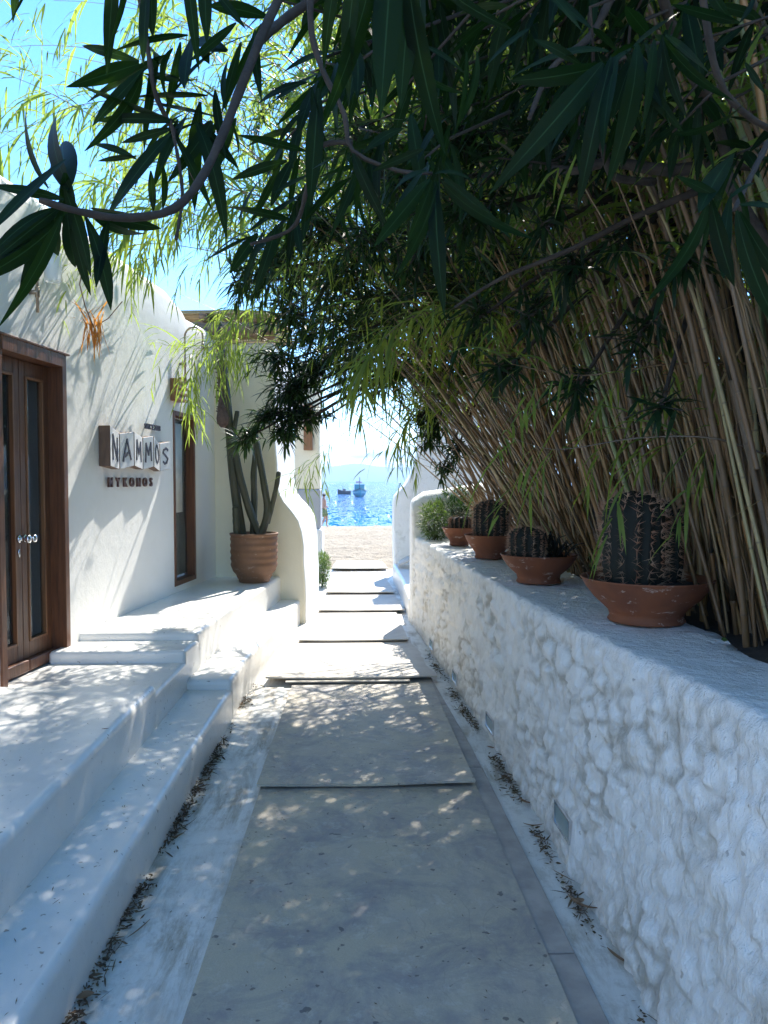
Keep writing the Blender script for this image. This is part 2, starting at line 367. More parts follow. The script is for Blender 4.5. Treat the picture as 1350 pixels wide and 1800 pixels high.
# ------------------------------------------------------------------ SETTING: sand, sea, hills, haze
def sand_z(x, y):
    if y < 12.9: return -.07
    if y < 13.6: return -.07 + (y - 12.9) / .7 * .07
    z = -(y - 13.6) / 27.7 * .9
    if y > 41.3: z = -.9 - (y - 41.3) * .08
    return z
xs = np.concatenate([[-400, -150, -60, -25, -12], np.linspace(-7, 7, 130), [12, 25, 60, 150, 400]])
ys = np.concatenate([[-400, -100, -30, -10, 0, 6, 12], np.linspace(12.9, 20, 110), np.linspace(20.2, 44, 120), [50, 60, 80]])
vs = []
for y in ys:
    for x in xs:
        z = sand_z(x, y)
        if 13.7 < y < 41 and abs(x) < 8:
            z += .06 * nz3(x, y, 0, 1.9) + .05 * nz3(x, y, 3, 3.9) + .01
        vs.append((x, y, z))
nx_ = len(xs); fs = [(j * nx_ + i, j * nx_ + i + 1, (j + 1) * nx_ + i + 1, (j + 1) * nx_ + i) for j in range(len(ys) - 1) for i in range(nx_ - 1)]
tag(mk('beach_sand', vs, fs, M['sand']), kind='structure')
tag(mk('sea', [(-7000, 38, -.9), (7000, 38, -.9), (7000, 9000, -.9), (-7000, 9000, -.9)], [(0, 1, 2, 3)], M['sea']), kind='structure')
# far mountains
hv = []; hf = []; N = 220
for i in range(N):
    x = -2600 + 5200 * i / (N - 1); px = 625 + x / 2500 * 1350
    h = 50 + 10 * nz3(x, 0, 0, .003) + 5 * nz3(x, 0, 5, .012) + 1.5 * nz3(x, 9, 5, .05)
    h += 12 * math.exp(-((px - 618) / 26) ** 2) + 5 * math.exp(-((px - 565) / 40) ** 2) - 10 * max(0, min(1, (px - 650) / 90))
    for (yy, zz) in ((2500, -3), (2560, h * .45 + 3 * nz3(x, 3, 1, .01)), (2700, h), (3000, -3)): hv.append((x, yy, zz))
for i in range(N - 1):
    for k in range(3): hf.append((i * 4 + k, i * 4 + 4 + k, i * 4 + 5 + k, i * 4 + 1 + k))
tag(mk('hills', hv, hf, M['hill']), kind='structure')
hm = bpy.data.materials.new('haze_air'); hm.use_nodes = True; hn = hm.node_tree; hn.nodes.remove(hn.nodes['Principled BSDF'])
pv = hn.nodes.new('ShaderNodeVolumePrincipled'); pv.inputs['Color'].default_value = (.62, .82, 1, 1); pv.inputs['Density'].default_value = .0005; pv.inputs['Anisotropy'].default_value = 0
hn.links.new(pv.outputs[0], hn.nodes['Material Output'].inputs['Volume'])
hb = MB(); hb.box(-4500, 4500, -600, 9500, -30, 95); tag(hb.obj('haze', hm, smooth=False), kind='stuff')

# ------------------------------------------------------------------ widths of the lane measured at the ground
RB = [(-3, .9), (0, .87), (2.2, .86), (4.3, .815), (6, .73), (8.2, .61), (10, .58), (13.4, .60)]   # right wall base
LB = [(-3, .86), (0, .85), (2.2, .845), (3.9, .83), (5.5, .805), (7, .70), (8.5, .60), (10, .51), (13.4, .55)]
path = MB(); yy = np.linspace(-3, 13.35, 60); pv_ = []
for y in yy:
    pv_ += [(-lerpn(LB, y) - .12, y, 0), (lerpn(RB, y) + .08, y, 0)]
pf = [(2 * i, 2 * i + 1, 2 * i + 3, 2 * i + 2) for i in range(len(yy) - 1)]
k = len(pv_); pv_ += [(p[0], p[1], -.12) for p in pv_[:]]
pf += [(k - 2, k - 1, 2 * k - 1, 2 * k - 2), (0, 1, k + 1, k), ]
PATH = tag(mk('path', pv_, pf, M['path'], smooth=False), kind='structure')
ty = [-1.0, .6, 2.42, 4.05, 5.2, 6.3, 7.4, 8.5, 9.7, 11, 12.2]
for a, b_ in zip(ty[:-1], ty[1:]):
    m = MB(); j = rnd.uniform(-.003, .003); sub = np.linspace(a + .004, b_ - .004, 5); t0 = .011 + rnd.uniform(0, .003)
    poly = [(lerpn(RB, y) - .245 + j, y) for y in sub] + [(lerpn(RB, y) - .142 + j, y) for y in sub[::-1]]
    m.prism(poly[::-1], -.02, t0); bevel(up_fix(m.obj('paving_slab', M['tile'], PATH, (0, (a + b_) / 2, 0))), .003, 2)

# ------------------------------------------------------------------ terrace of plaster steps on the left
T = thing('plaster_terrace', (-1.3, 4, 0), 'long smooth white plaster steps and benches along the building wall', 'steps')
def foot(name, outer, inner, y0, y1, z, bev, n=14, z0=-.05, par=T):
    ys_ = np.linspace(y0, y1, n); poly = [(-lerpn(outer, y), y) for y in ys_] + [(-lerpn(inner, y), y) for y in ys_[::-1]]
    m = MB(); m.prism(poly, z0, z); o = up_fix(m.obj(name, M['smooth'], par)); bevel(o, bev, 6, 25)
    return o
LB2 = [(a, b_ - (.012 if a < 20 else 0)) for a, b_ in LB]
BB = [(-3, 1.1), (5, 1.09), (6, 1.03), (7, .93), (7.8, .86), (8.4, .80), (9, .78)]
WALLX = [(-5, 2.5 + .6), (0, 2.5), (10, 1.3)]
WI = [(a, b_ + .05) for a, b_ in WALLX]
BI = [(a, b_ + .25) for a, b_ in BB]
foot('lower_step', LB2, BI, -2.5, 4.98, .20, .034)
foot('lower_step', LB2, BI, 4.96, 8.62, .262, .036)
foot('seat_block', BB, WI, -2.5, 4.22, .435, .038)
foot('door_landing', BB, WI, 4.15, 4.97, .385, .02)
foot('bench_block', BB, WI, 4.92, 5.32, .464, .035)
foot('bench_platform', BB, WI, 5.24, 8.5, .52, .036)

# ------------------------------------------------------------------ building wall on the left
NX, NY = .9929, -.1191
def WP(y, z, o): return (-(2.5 - .12 * y) + o * NX, y + o * NY, z)
B = thing('white_building', (-2.1, 4, 0), 'white plastered building with a brown glazed double door and a narrow window', 'building')
holes = [(4.34, 5.07, .38, 2.31), (7.05, 7.64, .58, 2.19)]
def wall_with_holes():
    uc = sorted(set([-3.0, 8.35] + list(np.arange(-2.5, 8.3, .25)) + [h[0] for h in holes] + [h[1] for h in holes] + [7.2, 7.35, 7.45, 7.55]))
    vc = sorted(set([-.1, .3, .38, .58, 1, 1.5, 1.9, 2.19, 2.31, 2.7, 3.0, 3.12]))
    m = MB(); T_ = [(-3, 3.17), (3, 3.17), (5, 3.19), (6.4, 3.16), (7.0, 3.15), (7.35, 3.08), (7.5, 3.01), (7.7, 3.02), (8.35, 3.03)]
    def top(u): return lerpn(T_, u) + .008 * nz3(u, 0, 0, 2)
    idx = {}
    def vid(u, v, o):
        kk = (round(u, 4), round(v, 4), o)
        if kk not in idx:
            z = v if v < 3.0 else (v - 3.12) + top(u)
            if v == 3.0: z = 2.9
            wob = .006 * nz3(u, v, 2, 1.7) if o == 0 and not any(abs(u - h[0]) < .03 or abs(u - h[1]) < .03 for h in holes) else 0
            m.v.append(WP(u, z, o + wob)); idx[kk] = len(m.v) - 1
        return idx[kk]
    def q(*p): m.f.append(tuple(vid(*a) for a in p))
    for a, b_ in zip(uc[:-1], uc[1:]):
        for c, d in zip(vc[:-1], vc[1:]):
            um, vm = (a + b_) / 2, (c + d) / 2
            if any(h[0] < um < h[1] and h[2] < vm < h[3] for h in holes): continue
            q((a, c, 0), (b_, c, 0), (b_, d, 0), (a, d, 0)); q((b_, c, -.32), (a, c, -.32), (a, d, -.32), (b_, d, -.32))
        # rounded coping
        prev = (3.12, 0)
    for (u0, u1, v0, v1) in holes:
        us = [u for u in uc if u0 <= u <= u1]; vs_ = [v for v in vc if v0 <= v <= v1]
        for a, b_ in zip(us[:-1], us[1:]): q((a, v0, 0), (a, v0, -.32), (b_, v0, -.32), (b_, v0, 0)); q((a, v1, 0), (b_, v1, 0), (b_, v1, -.32), (a, v1, -.32))
        for a, b_ in zip(vs_[:-1], vs_[1:]): q((u0, a, 0), (u0, b_, 0), (u0, b_, -.32), (u0, a, -.32)); q((u1, a, 0), (u1, a, -.32), (u1, b_, -.32), (u1, b_, 0))
    # coping arc
    for a, b_ in zip(uc[:-1], uc[1:]):
        ring = []
        for t in range(9):
            th = math.pi * t / 8; o = -.16 + .16 * math.cos(th); z = .13 * math.sin(th)
            ring.append((o, z))
        for (o0, z0), (o1, z1) in zip(ring[:-1], ring[1:]):
            pts = [WP(a, top(a) + z0 - .0, o0), WP(b_, top(b_) + z0, o0), WP(b_, top(b_) + z1, o1), WP(a, top(a) + z1, o1)]
            m.add(pts, [(0, 1, 2, 3)])
    m.m = [0] * len(m.f)
    o = m.obj('wall', M['plaster'], B)
    bm = bmesh.new(); bm.from_mesh(o.data); bmesh.ops.remove_doubles(bm, verts=bm.verts, dist=.002); bm.to_mesh(o.data); bm.free()
    for p in o.data.polygons: p.use_smooth = True
    o.data.set_sharp_from_angle(angle=R(40))
    return o
wall_with_holes()
def wb(m, y0, y1, z0, z1, o0, o1): m.box(y0, y1, z0, z1, o0, o1, xf=lambda y, z, o: WP(y, z, o))
def wobj(m, name, mat, par, bw=.004): o = up_fix(m.obj(name, mat, par, smooth=True)); bevel(o, bw, 2); return o
# door
y0, y1, z0, z1 = holes[0]
m = MB(); wb(m, y0 - .022, y0 + .03, z0, z1 + .05, -.14, .016); wb(m, y1 - .03, y1 + .022, z0, z1 + .05, -.14, .016); wb(m, y0 + .03, y1 - .03, z1 - .03, z1 + .05, -.14, .022)
fr = wobj(m, 'door_frame', M['wood'], B)
m = MB(); wb(m, y0 - .05, y1 + .05, z1 + .05, z1 + .064, -.02, .028); wobj(m, 'lintel_strip', M['wood'], fr)
mid = (y0 + y1) / 2
for (a, b_, hs) in ((y0 + .03, mid - .002, 1), (mid + .002, y1 - .03, -1)):
    m = MB(); st = .062; za, zb = z0 + .01, z1 - .032; o0, o1 = -.125, -.085
    wb(m, a, a + st, za, zb, o0, o1); wb(m, b_ - st, b_, za, zb, o0, o1); wb(m, a + st, b_ - st, zb - .09, zb, o0, o1); wb(m, a + st, b_ - st, za, za + .17, o0, o1)
    lf = wobj(m, 'door_leaf', M['wood'], B)
    m = MB(); q = .016; c, d = a + st, b_ - st; e_, f_ = za + .17, zb - .09
    wb(m, c, c + q, e_, f_, -.118, -.078); wb(m, d - q, d, e_, f_, -.118, -.078); wb(m, c + q, d - q, f_ - q, f_, -.118, -.078); wb(m, c + q, d - q, e_, e_ + q, -.118, -.078)
    wobj(m, 'glazing_bead', M['wood_light'], lf)
    m = MB(); wb(m, c + q, d - q, e_ + q, f_ - q, -.108, -.102); m.obj('pane', M['glass'], lf, smooth=False)
    m = MB(); wb(m, a, b_, za, za + .075, -.085, -.045); wobj(m, 'kick_rail', M['wood'], lf, .012)
    m = MB()
    n_ = 12
    for i in range(n_):
        t0_, t1_ = i / n_, (i + 1) / n_
        f0 = .02 * math.sin(t0_ * 19 + a); f1 = .02 * math.sin(t1_ * 19 + a)
        ya = c + (d - c) * (t0_ * .7 + (.3 if hs < 0 else 0)); yb = c + (d - c) * (t1_ * .7 + (.3 if hs < 0 else 0))
        m.add([WP(ya, e_, -.19 + f0), WP(yb, e_, -.19 + f1), WP(yb, f_, -.19 + f1), WP(ya, f_, -.19 + f0)], [(0, 1, 2, 3)])
    m.obj('curtain', M['paper'], lf)
    hy = (b_ - .03) if hs > 0 else (a + .03)
    m = MB(); c0 = Vector(WP(hy, 1.20, -.085)); nrm = Vector((NX, NY, 0))
    m.tube([c0, c0 + nrm * .012, c0 + nrm * .014, c0 + nrm * .045, c0 + nrm * .05, c0 + nrm * .065, c0 + nrm * .075, c0 + nrm * .078], [.024, .024, .010, .009, .020, .027, .02, .006], 14)
    m.obj('handle', M['chrome'], lf)
    if hs > 0:
        m = MB(); c0 = Vector(WP(hy, 1.115, -.085)); pts = [c0, c0 + nrm * .006]
        ring = [c0 + Vector((0, .012 * math.cos(t), .026 * math.sin(t))) for t in np.linspace(0, 6.283, 17)[:-1]]
        ring2 = [p + nrm * .006 for p in ring]; n2 = 16
        m.add(ring + ring2, [tuple(range(n2, 2 * n2))] + [(i, (i + 1) % n2, n2 + (i + 1) % n2, n2 + i) for i in range(n2)])
        m.obj('keyhole_plate', M['chrome'], lf)
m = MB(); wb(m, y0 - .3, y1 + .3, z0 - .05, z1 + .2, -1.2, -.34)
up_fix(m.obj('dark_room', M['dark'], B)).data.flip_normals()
# window
y0, y1, z0, z1 = holes[1]
m = MB(); q = .045
wb(m, y0, y0 + q, z0, z1, -.10, .008); wb(m, y1 - q, y1, z0, z1, -.10, .008); wb(m, y0 + q, y1 - q, z1 - q, z1, -.10, .008); wb(m, y0 + q, y1 - q, z0, z0 + q, -.10, .008)
wf = wobj(m, 'window_frame', M['wood'], B)
m = MB(); wb(m, y0 + q, y1 - q, z0 + q, z1 - q, -.075, -.07); m.obj('pane', M['glass'], wf, smooth=False)
m = MB(); G = 14
for i in range(G + 1):
    for j in range(G + 1):
        y = y0 + q + (y1 - y0 - 2 * q) * i / G; z = z0 + q + .02 + (z1 - z0 - 2 * q - .03) * j / G
        m.v.append(WP(y, z, -.092 + .012 * nz3(y * 3, z * 1.2, 0, 3)))
m.f = [(i * (G + 1) + j, (i + 1) * (G + 1) + j, (i + 1) * (G + 1) + j + 1, i * (G + 1) + j + 1) for i in range(G) for j in range(G)]; m.m = [0] * len(m.f)
m.obj('paper_sheet', M['paper'], wf)
m = MB(); wb(m, y0 + .05, y0 + .42, 1.25, z1 - .1, -.068, -.066); m.obj('torn_sheet', M['paper'], wf)
m = MB(); wb(m, y0 - .06, y0 + .16, z1 + .08, z1 + .28, .0, .06); 
for kz in range(4): wb(m, y0 - .08, y0 + .18, z1 + .08 + .055 * kz, z1 + .105 + .055 * kz, .06, .085)
o = wobj(m, 'slatted_vent', M['wood_light'], None, .003)
tag(o, 'small brown slatted wooden box on the white wall above the narrow window', 'wall box')

# ------------------------------------------------------------------ sign
S = thing('wall_sign', WP(6.1, 1.8, 0), 'zigzag wooden sign with six pale lettered panels spelling NAMMOS', 'sign')
edges = [(5.56, .088, 1.655, 1.945), (5.78, .060, 1.635, 1.90), (6.00, .080, 1.665, 1.925), (6.22, .058, 1.64, 1.895), (6.40, .077, 1.665, 1.915), (6.585, .056, 1.63, 1.865), (6.78, .078, 1.655, 1.89)]
STR = {'N': [((.12, 0), (.12, 1)), ((.12, 1), (.88, 0)), ((.88, 0), (.88, 1))],
       'A': [((.08, 0), (.5, 1)), ((.5, 1), (.92, 0)), ((.3, .22), (.75, .40))],
       'M': [((.08, 0), (.16, 1)), ((.16, 1), (.5, .35)), ((.5, .35), (.84, 1)), ((.84, 1), (.92, 0))],
       'O': [((.5 + .42 * math.cos(a), .5 + .5 * math.sin(a)), (.5 + .42 * math.cos(a + .45), .5 + .5 * math.sin(a + .45))) for a in np.arange(0, 6.283, .4488)],
       'S': [((.85, .85), (.6, 1)), ((.6, 1), (.28, .92)), ((.28, .92), (.16, .74)), ((.16, .74), (.5, .52)), ((.5, .52), (.82, .3)), ((.82, .3), (.7, .06)), ((.7, .06), (.4, 0)), ((.4, 0), (.15, .15))]}
for i, ch in enumerate('NAMMOS'):
    (ya, oa, ba, ta), (yb, ob, bb, tb) = edges[i], edges[i + 1]
    ya += .006; yb -= .006; th = 0.0
    pf_ = [WP(ya, ba, oa), WP(yb, bb, ob), WP(yb, tb, ob), WP(ya, ta, oa)]; pb = [WP(ya, ba, th), WP(yb, bb, th), WP(yb, tb, th), WP(ya, ta, th)]
    o = mk('panel', pf_ + pb, [(0, 1, 2, 3), (4, 7, 6, 5), (0, 4, 5, 1), (1, 5, 6, 2), (2, 6, 7, 3), (3, 7, 4, 0)], None, S, smooth=False, mats=[M['signface'], M['signside']], midx=[0, 1, 1, 1, 1, 1])
    up_fix(o); bevel(o, .004, 2)
    m = MB(); Wd = yb - ya; s0, s1 = .17, .83; hw = .011
    def LP(u, v, off):
        t = s0 + (s1 - s0) * u; y = ya + Wd * t; oo = oa + (ob - oa) * t + off
        bz = ba + (bb - ba) * t + .055; tz = ta + (tb - ta) * t - .05
        return Vector(WP(y, bz + (tz - bz) * v, oo))
    for (p, q_) in STR[ch]:
        a, b_ = LP(*p, .004), LP(*q_, .004); dr = (b_ - a).normalized(); nr = Vector((NX, NY, 0)); sd_ = dr.cross(nr).normalized() * hw
        a -= dr * .004; b_ += dr * .004
        m.add([a - sd_, b_ - sd_ * .7, b_ + sd_ * .7, a + sd_, a - sd_ - nr * .01, b_ - sd_ * .7 - nr * .01, b_ + sd_ * .7 - nr * .01, a + sd_ - nr * .01],
              [(0, 1, 2, 3), (4, 7, 6, 5), (0, 4, 5, 1), (1, 5, 6, 2), (2, 6, 7, 3), (3, 7, 4, 0)])
    up_fix(m.obj('letter', M['letter'], o, smooth=False))
def text_mesh(txt, size, ext):
    c = bpy.data.curves.new('t', 'FONT'); c.body = txt; c.size = size; c.extrude = ext; c.offset = size * .02; c.align_x = 'CENTER'; c.resolution_u = 3
    t = bpy.data.objects.new('t', c); COL.objects.link(t); dg = bpy.context.evaluated_depsgraph_get(); me = bpy.data.meshes.new_from_object(t.evaluated_get(dg))
    v = [tuple(x.co) for x in me.vertices]; f = [tuple(p.vertices) for p in me.polygons]
    bpy.data.objects.remove(t); bpy.data.curves.remove(c); bpy.data.meshes.remove(me); return v, f
for i, ch in enumerate('MYKONOS'):
    v, f = text_mesh(ch, .10, .008); yc = 5.70 + .128 * i; zc = 1.505 - .0 * i
    mk('letter', [WP(yc + x * .95, zc + y, .022 + z) for x, y, z in v], f, M['letterbrown'], S, smooth=False)
v, f = text_mesh('SINCE 2003', .062, .005)
mk('date_line', [WP(6.50 + x * 1.1, 1.975 + y, .03 + z) for x, y, z in v], f, M['letter'], S, smooth=False)

# ------------------------------------------------------------------ wall lamps with hook pipes
def wall_lamp(y, ztop, zbot, gz0, gz1, r, out_, label):
    t = thing('wall_lamp', WP(y, zbot, .03), label, 'lamp', 'hooked glass lamps on the building wall')
    n0 = .05; Rr = (out_ - n0) / 2
    pts = [WP(y, zbot, n0), WP(y, (zbot + ztop) / 2, n0), WP(y, ztop - Rr, n0)]
    pts += [WP(y, ztop - Rr + Rr * math.sin(a), n0 + Rr - Rr * math.cos(a)) for a in np.linspace(.2, math.pi, 12)] + [WP(y, ztop - Rr - .07, out_)]
    m = MB(); m.tube(pts, .009, 8); m.obj('hook_pipe', M['copper'], t)
    for zc in (zbot + .12, ztop - Rr - .25):
        m = MB(); m.tube([WP(y, zc, .0), WP(y, zc, n0 + .008)], .014, 8); m.tube([WP(y, zc - .03, n0), WP(y, zc + .03, n0)], .014, 8); m.obj('bracket', M['copper'], t)
    c = Vector(WP(y, 0, out_)); m = MB(); m.lathe([(.0, gz1 + .03), (.012, gz1 + .03), (.016, gz1), (.016, gz1 - .05), (0, gz1 - .055)], 12, c); m.obj('bulb_holder', M['copper'], t)
    m = MB(); m.lathe([(.016, gz1 - .01), (r * .5, gz1 - .012), (r, gz1 - .04), (r, gz0), (r - .004, gz0), (r - .004, gz1 - .045)], 24, c); m.obj('glass_shade', M['jar'], t)
p = P(70, 548, 4.55); wall_lamp(4.69, 3.07, 2.55, 2.73, 2.93, .05, .15, 'large glass cylinder lamp on a hooked pipe, on the wall above the door')
wall_lamp(7.25, 2.97, 2.38, 2.66, 2.80, .028, .22, 'small glass lamp hanging from a hooked pipe above the narrow window')

# ------------------------------------------------------------------ cream curved wall at the end of the terrace
def profwall(name, label, cat, prof, ya, yb, mats, taper, zb=-.05, wob=.0):
    """profile in X,Z extruded along Y; taper(x) gives the shift of x at yb"""
    n = len(prof); m = MB(); S_ = 10; vs = []
    for s in range(S_ + 1):
        t = s / S_; y = ya + (yb - ya) * t
        for (x, z) in prof:
            w1 = wob * nz3(y * 1.5, z * 4, x, 1) if z > 0 else 0
            vs.append((x + taper * t * (1 if x > -50 else 0) + w1, y, z))
    fs = []; mi = []
    for s in range(S_):
        for i in range(n):
            fs.append((s * n + i, s * n + (i + 1) % n, (s + 1) * n + (i + 1) % n, (s + 1) * n + i)); mi.append(1)
    fs += [tuple(range(n))[::-1], tuple(S_ * n + i for i in range(n))]; mi += [0, 0]
    o = mk(name, vs, fs, None, None, origin=((prof[0][0] + prof[-1][0]) / 2, ya, 0), mats=mats, midx=mi)
    up_fix(o); b = bevel(o, .03, 4, 40)
    return tag(o, label, cat)
d0 = 8.3
def FX(px): return (px - 625) / 1350 * d0
def FZ(py): return 1.55 - (py - 845) / 1350 * d0
cur = [(537, 1050), (536, 1020), (534.5, 990), (534, 960), (532, 935), (527, 915), (519, 903), (510, 892), (501, 882), (494, 870), (490, 858), (488, 840), (487, 815), (486, 780), (485, 740), (484, 690)]
prof = [(-1.62, -.05)] + [(FX(cur[0][0]), -.05)] + [(FX(a), FZ(b_)) for a, b_ in cur] + [(FX(484), 3.02), (-1.62, 3.02)]
# dense resampling along the curve is enough for soft bevel
cw = profwall('curved_wall', 'cream plastered wall whose end swoops down in a soft curve behind the cactus pot', 'wall', prof, d0, 10.0, [M['cream'], M['plaster']], .06, wob=.02)  # shaded ends carry the warm reflected tint, sunlit sides stay white
# beams and reed roof over the pot
pg = thing('pergola', (-1.2, 8.2, 3.02), 'log beam and dry reed roof over the potted cactus corner', 'pergola')
m = MB(); m.tube([(-1.82, 8.27, 3.13), (-1.2, 8.28, 3.14), (-1.0, 8.285, 3.14), (-.85, 8.29, 3.13)], [.095, .09, .088, .085], 12); m.obj('beam', M['log'], pg)
for x in (-1.6, -1.05):
    m = MB(); m.tube([(x, 8.2, 3.27), (x + .02, 10.3, 3.27)], .045, 8); m.obj('rafter', M['log'], pg)
m = MB()
for i in range(240):
    y = 8.3 + 1.9 * rnd.random(); z = 3.315 + .04 * rnd.random(); a = rnd.uniform(-.05, .05)
    m.tube([(-1.9 + rnd.uniform(-.1, .05), y, z), (-1.3, y + a * .6, z + .01), (-.82 + rnd.uniform(-.2, .1), y + a, z)], .008, 4, False)
m.box(-1.85, -.9, 8.34, 10.1, 3.318, 3.326); tag(m.obj('reed_roofing', M['thatch'], pg), kind='stuff')  # solid sheet added among the reeds to keep sun stripes out

# ------------------------------------------------------------------ far pillar, shutter
def block(name, label, cat, parts):
    t = thing(name, parts[0][1], label, cat)
    for (nm, o_, mat, x0, x1, y0_, y1_, z0_, z1_, bv) in parts:
        m = MB(); nxx = 6; nzz = 12
        m.box(x0, x1, y0_, y1_, z0_, z1_); o = up_fix(m.obj(nm, mat, t)); bevel(o, bv, 3)
    return t
fp = thing('gate_pillar', (-.75, 12, 0), 'cream pillar with a grey rough band, left side of the opening to the beach', 'pillar')
for (nm, mat, x0, x1, y0_, y1_, z0_, z1_, bv) in (('shaft', M['cream'], -.95, -.555, 12, 12.6, 1.42, 3.4, .02), ('rough_band', M['greystone'], -.965, -.545, 11.98, 12.62, .80, 1.419, .03), ('plinth', M['plaster'], -.99, -.52, 11.93, 12.66, -.08, .80, .04)):
    m = MB(); m.box(x0, x1, y0_, y1_, z0_, z1_); bevel(up_fix(m.obj(nm, mat, fp)), bv, 3)
m = MB(); m.box(-.80, -.66, 11.90, 11.96, 2.02, 2.75); o = bevel(up_fix(m.obj('wooden_shutter', M['wood_light'], None, (-.72, 11.93, 2.02))), .01, 2)
tag(o, 'orange brown wooden shutter board fixed to the cream gate pillar', 'shutter')

# ------------------------------------------------------------------ boards laid along the path
specs = [ # x0,x1 at front, x0,x1 at back, yfront, yback, zfront, zback, ragged, label
 (-.505, .64, -.475, .60, .9, 3.95, .018, .018, 0, 'large dusty grey board nearest the camera, in full shade'),
 (-.492, .598, -.478, .575, 3.77, 5.98, .044, .018, 0, 'grey board speckled with spots of sunlight, second from the camera'),
 (-.685, .62, -.60, .52, 5.79, 7.45, .058, .022, .5, 'wide pale board with a torn right edge, in sun just beyond the shade'),
 (-.535, .50, -.50, .47, 7.22, 9.05, .044, .018, 0, 'pale sunlit board with a leafy shadow at its right corner'),
 (-.43, .575, -.41, .52, 8.90, 10.45, .044, .018, 0, 'pale board offset to the right, fifth from the camera'),
 (-.40, .535, -.36, .46, 10.30, 12.7, .05, .016, .25, 'pale board beside the low white bench, its right corner broken'),
 (-.41, .55, -.38, .50, 13.1, 15.0, .055, -.015, 0, 'last board half covered by beach sand at the end of the lane')]
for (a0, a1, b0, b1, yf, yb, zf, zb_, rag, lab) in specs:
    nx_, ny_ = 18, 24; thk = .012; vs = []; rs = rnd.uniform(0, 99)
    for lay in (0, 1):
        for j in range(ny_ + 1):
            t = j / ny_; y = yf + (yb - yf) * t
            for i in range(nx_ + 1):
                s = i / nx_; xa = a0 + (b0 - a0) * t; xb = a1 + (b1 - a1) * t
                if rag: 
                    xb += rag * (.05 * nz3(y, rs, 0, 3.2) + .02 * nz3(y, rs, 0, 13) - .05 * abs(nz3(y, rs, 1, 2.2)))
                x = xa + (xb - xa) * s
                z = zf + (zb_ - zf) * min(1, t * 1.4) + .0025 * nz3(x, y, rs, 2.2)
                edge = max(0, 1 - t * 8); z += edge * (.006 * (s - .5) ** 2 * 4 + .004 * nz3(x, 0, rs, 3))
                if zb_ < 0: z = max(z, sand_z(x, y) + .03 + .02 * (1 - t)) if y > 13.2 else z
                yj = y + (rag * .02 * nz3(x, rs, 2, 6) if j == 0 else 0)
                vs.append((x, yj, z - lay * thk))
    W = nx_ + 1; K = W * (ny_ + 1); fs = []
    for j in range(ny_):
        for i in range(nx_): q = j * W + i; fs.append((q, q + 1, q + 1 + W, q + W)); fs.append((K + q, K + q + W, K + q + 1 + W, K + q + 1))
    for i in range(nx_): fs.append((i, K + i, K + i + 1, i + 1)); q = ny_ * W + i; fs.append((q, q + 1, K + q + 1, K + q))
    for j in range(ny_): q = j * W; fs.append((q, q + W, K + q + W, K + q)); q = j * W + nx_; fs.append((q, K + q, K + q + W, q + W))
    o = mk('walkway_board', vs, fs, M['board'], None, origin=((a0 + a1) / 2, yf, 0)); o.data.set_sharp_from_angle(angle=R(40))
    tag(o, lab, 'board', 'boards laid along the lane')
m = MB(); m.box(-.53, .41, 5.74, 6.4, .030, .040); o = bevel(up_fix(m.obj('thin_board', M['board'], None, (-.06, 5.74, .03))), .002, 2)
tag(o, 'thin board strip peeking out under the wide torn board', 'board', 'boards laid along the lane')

# ------------------------------------------------------------------ right hand whitewashed stone wall
TP = [(-3, 1.08), (1.2, 1.06), (2.1, 1.02), (2.7, .947), (3.7, .85), (5, .785), (7.2, .69), (8.25, .625)]
SWW = thing('stone_wall', (1.0, 4, 0), 'low whitewashed rubble stone wall carrying the terracotta bowls', 'wall')
U = [-1.2]
while U[-1] < 8.22: U.append(U[-1] + .011 * max(1.0, abs(U[-1]) / 2.0) if U[-1] > 1.2 else U[-1] + .03)
U = np.array(U); HT = .95
tv = np.linspace(-.03, .91, 92); arc = [.045] * 0
prof_t = [('v', z) for z in tv] + [('a', a) for a in np.linspace(0, math.pi / 2, 6)[1:]] + [('h', h) for h in (.03, .06, .09, .12, .16, .2, .25, .3, .36, .43, .6)]
rng = np.random.RandomState(5); sites = []
v_ = 0.0
row = 0
while v_ < 1.05:
    hrow = rng.uniform(.07, .13); u_ = -1.4 + rng.uniform(0, .2)
    while u_ < 8.5: 
        wd = rng.uniform(.07, .24); sites.append((u_ + wd / 2, v_ + hrow / 2 + rng.uniform(-.06, .06), rng.uniform(-1, 1), rng.uniform(-1, 1), rng.uniform(0, 1))); u_ += wd
    v_ += hrow
sites = np.array(sites)
nU, nT = len(U), len(prof_t)
tpos = np.array([p[1] if p[0] == 'v' else (.91 + .045 * p[1] if p[0] == 'a' else .98 + p[1]) for p in prof_t])
UU, TT = np.meshgrid(U, tpos, indexing='ij'); uu = UU.ravel(); tt = TT.ravel()
wx = np.array([noise.noise(Vector((a * 5, b_ * 5, 0))) for a, b_ in zip(uu, tt)]) * .045 + np.array([noise.noise(Vector((a * 19, b_ * 19, 2))) for a, b_ in zip(uu, tt)]) * .02
wy = np.array([noise.noise(Vector((a * 5, b_ * 5, 9))) for a, b_ in zip(uu, tt)]) * .035
cell = np.zeros(len(uu), int); F1 = np.zeros(len(uu)); F2 = np.zeros(len(uu))
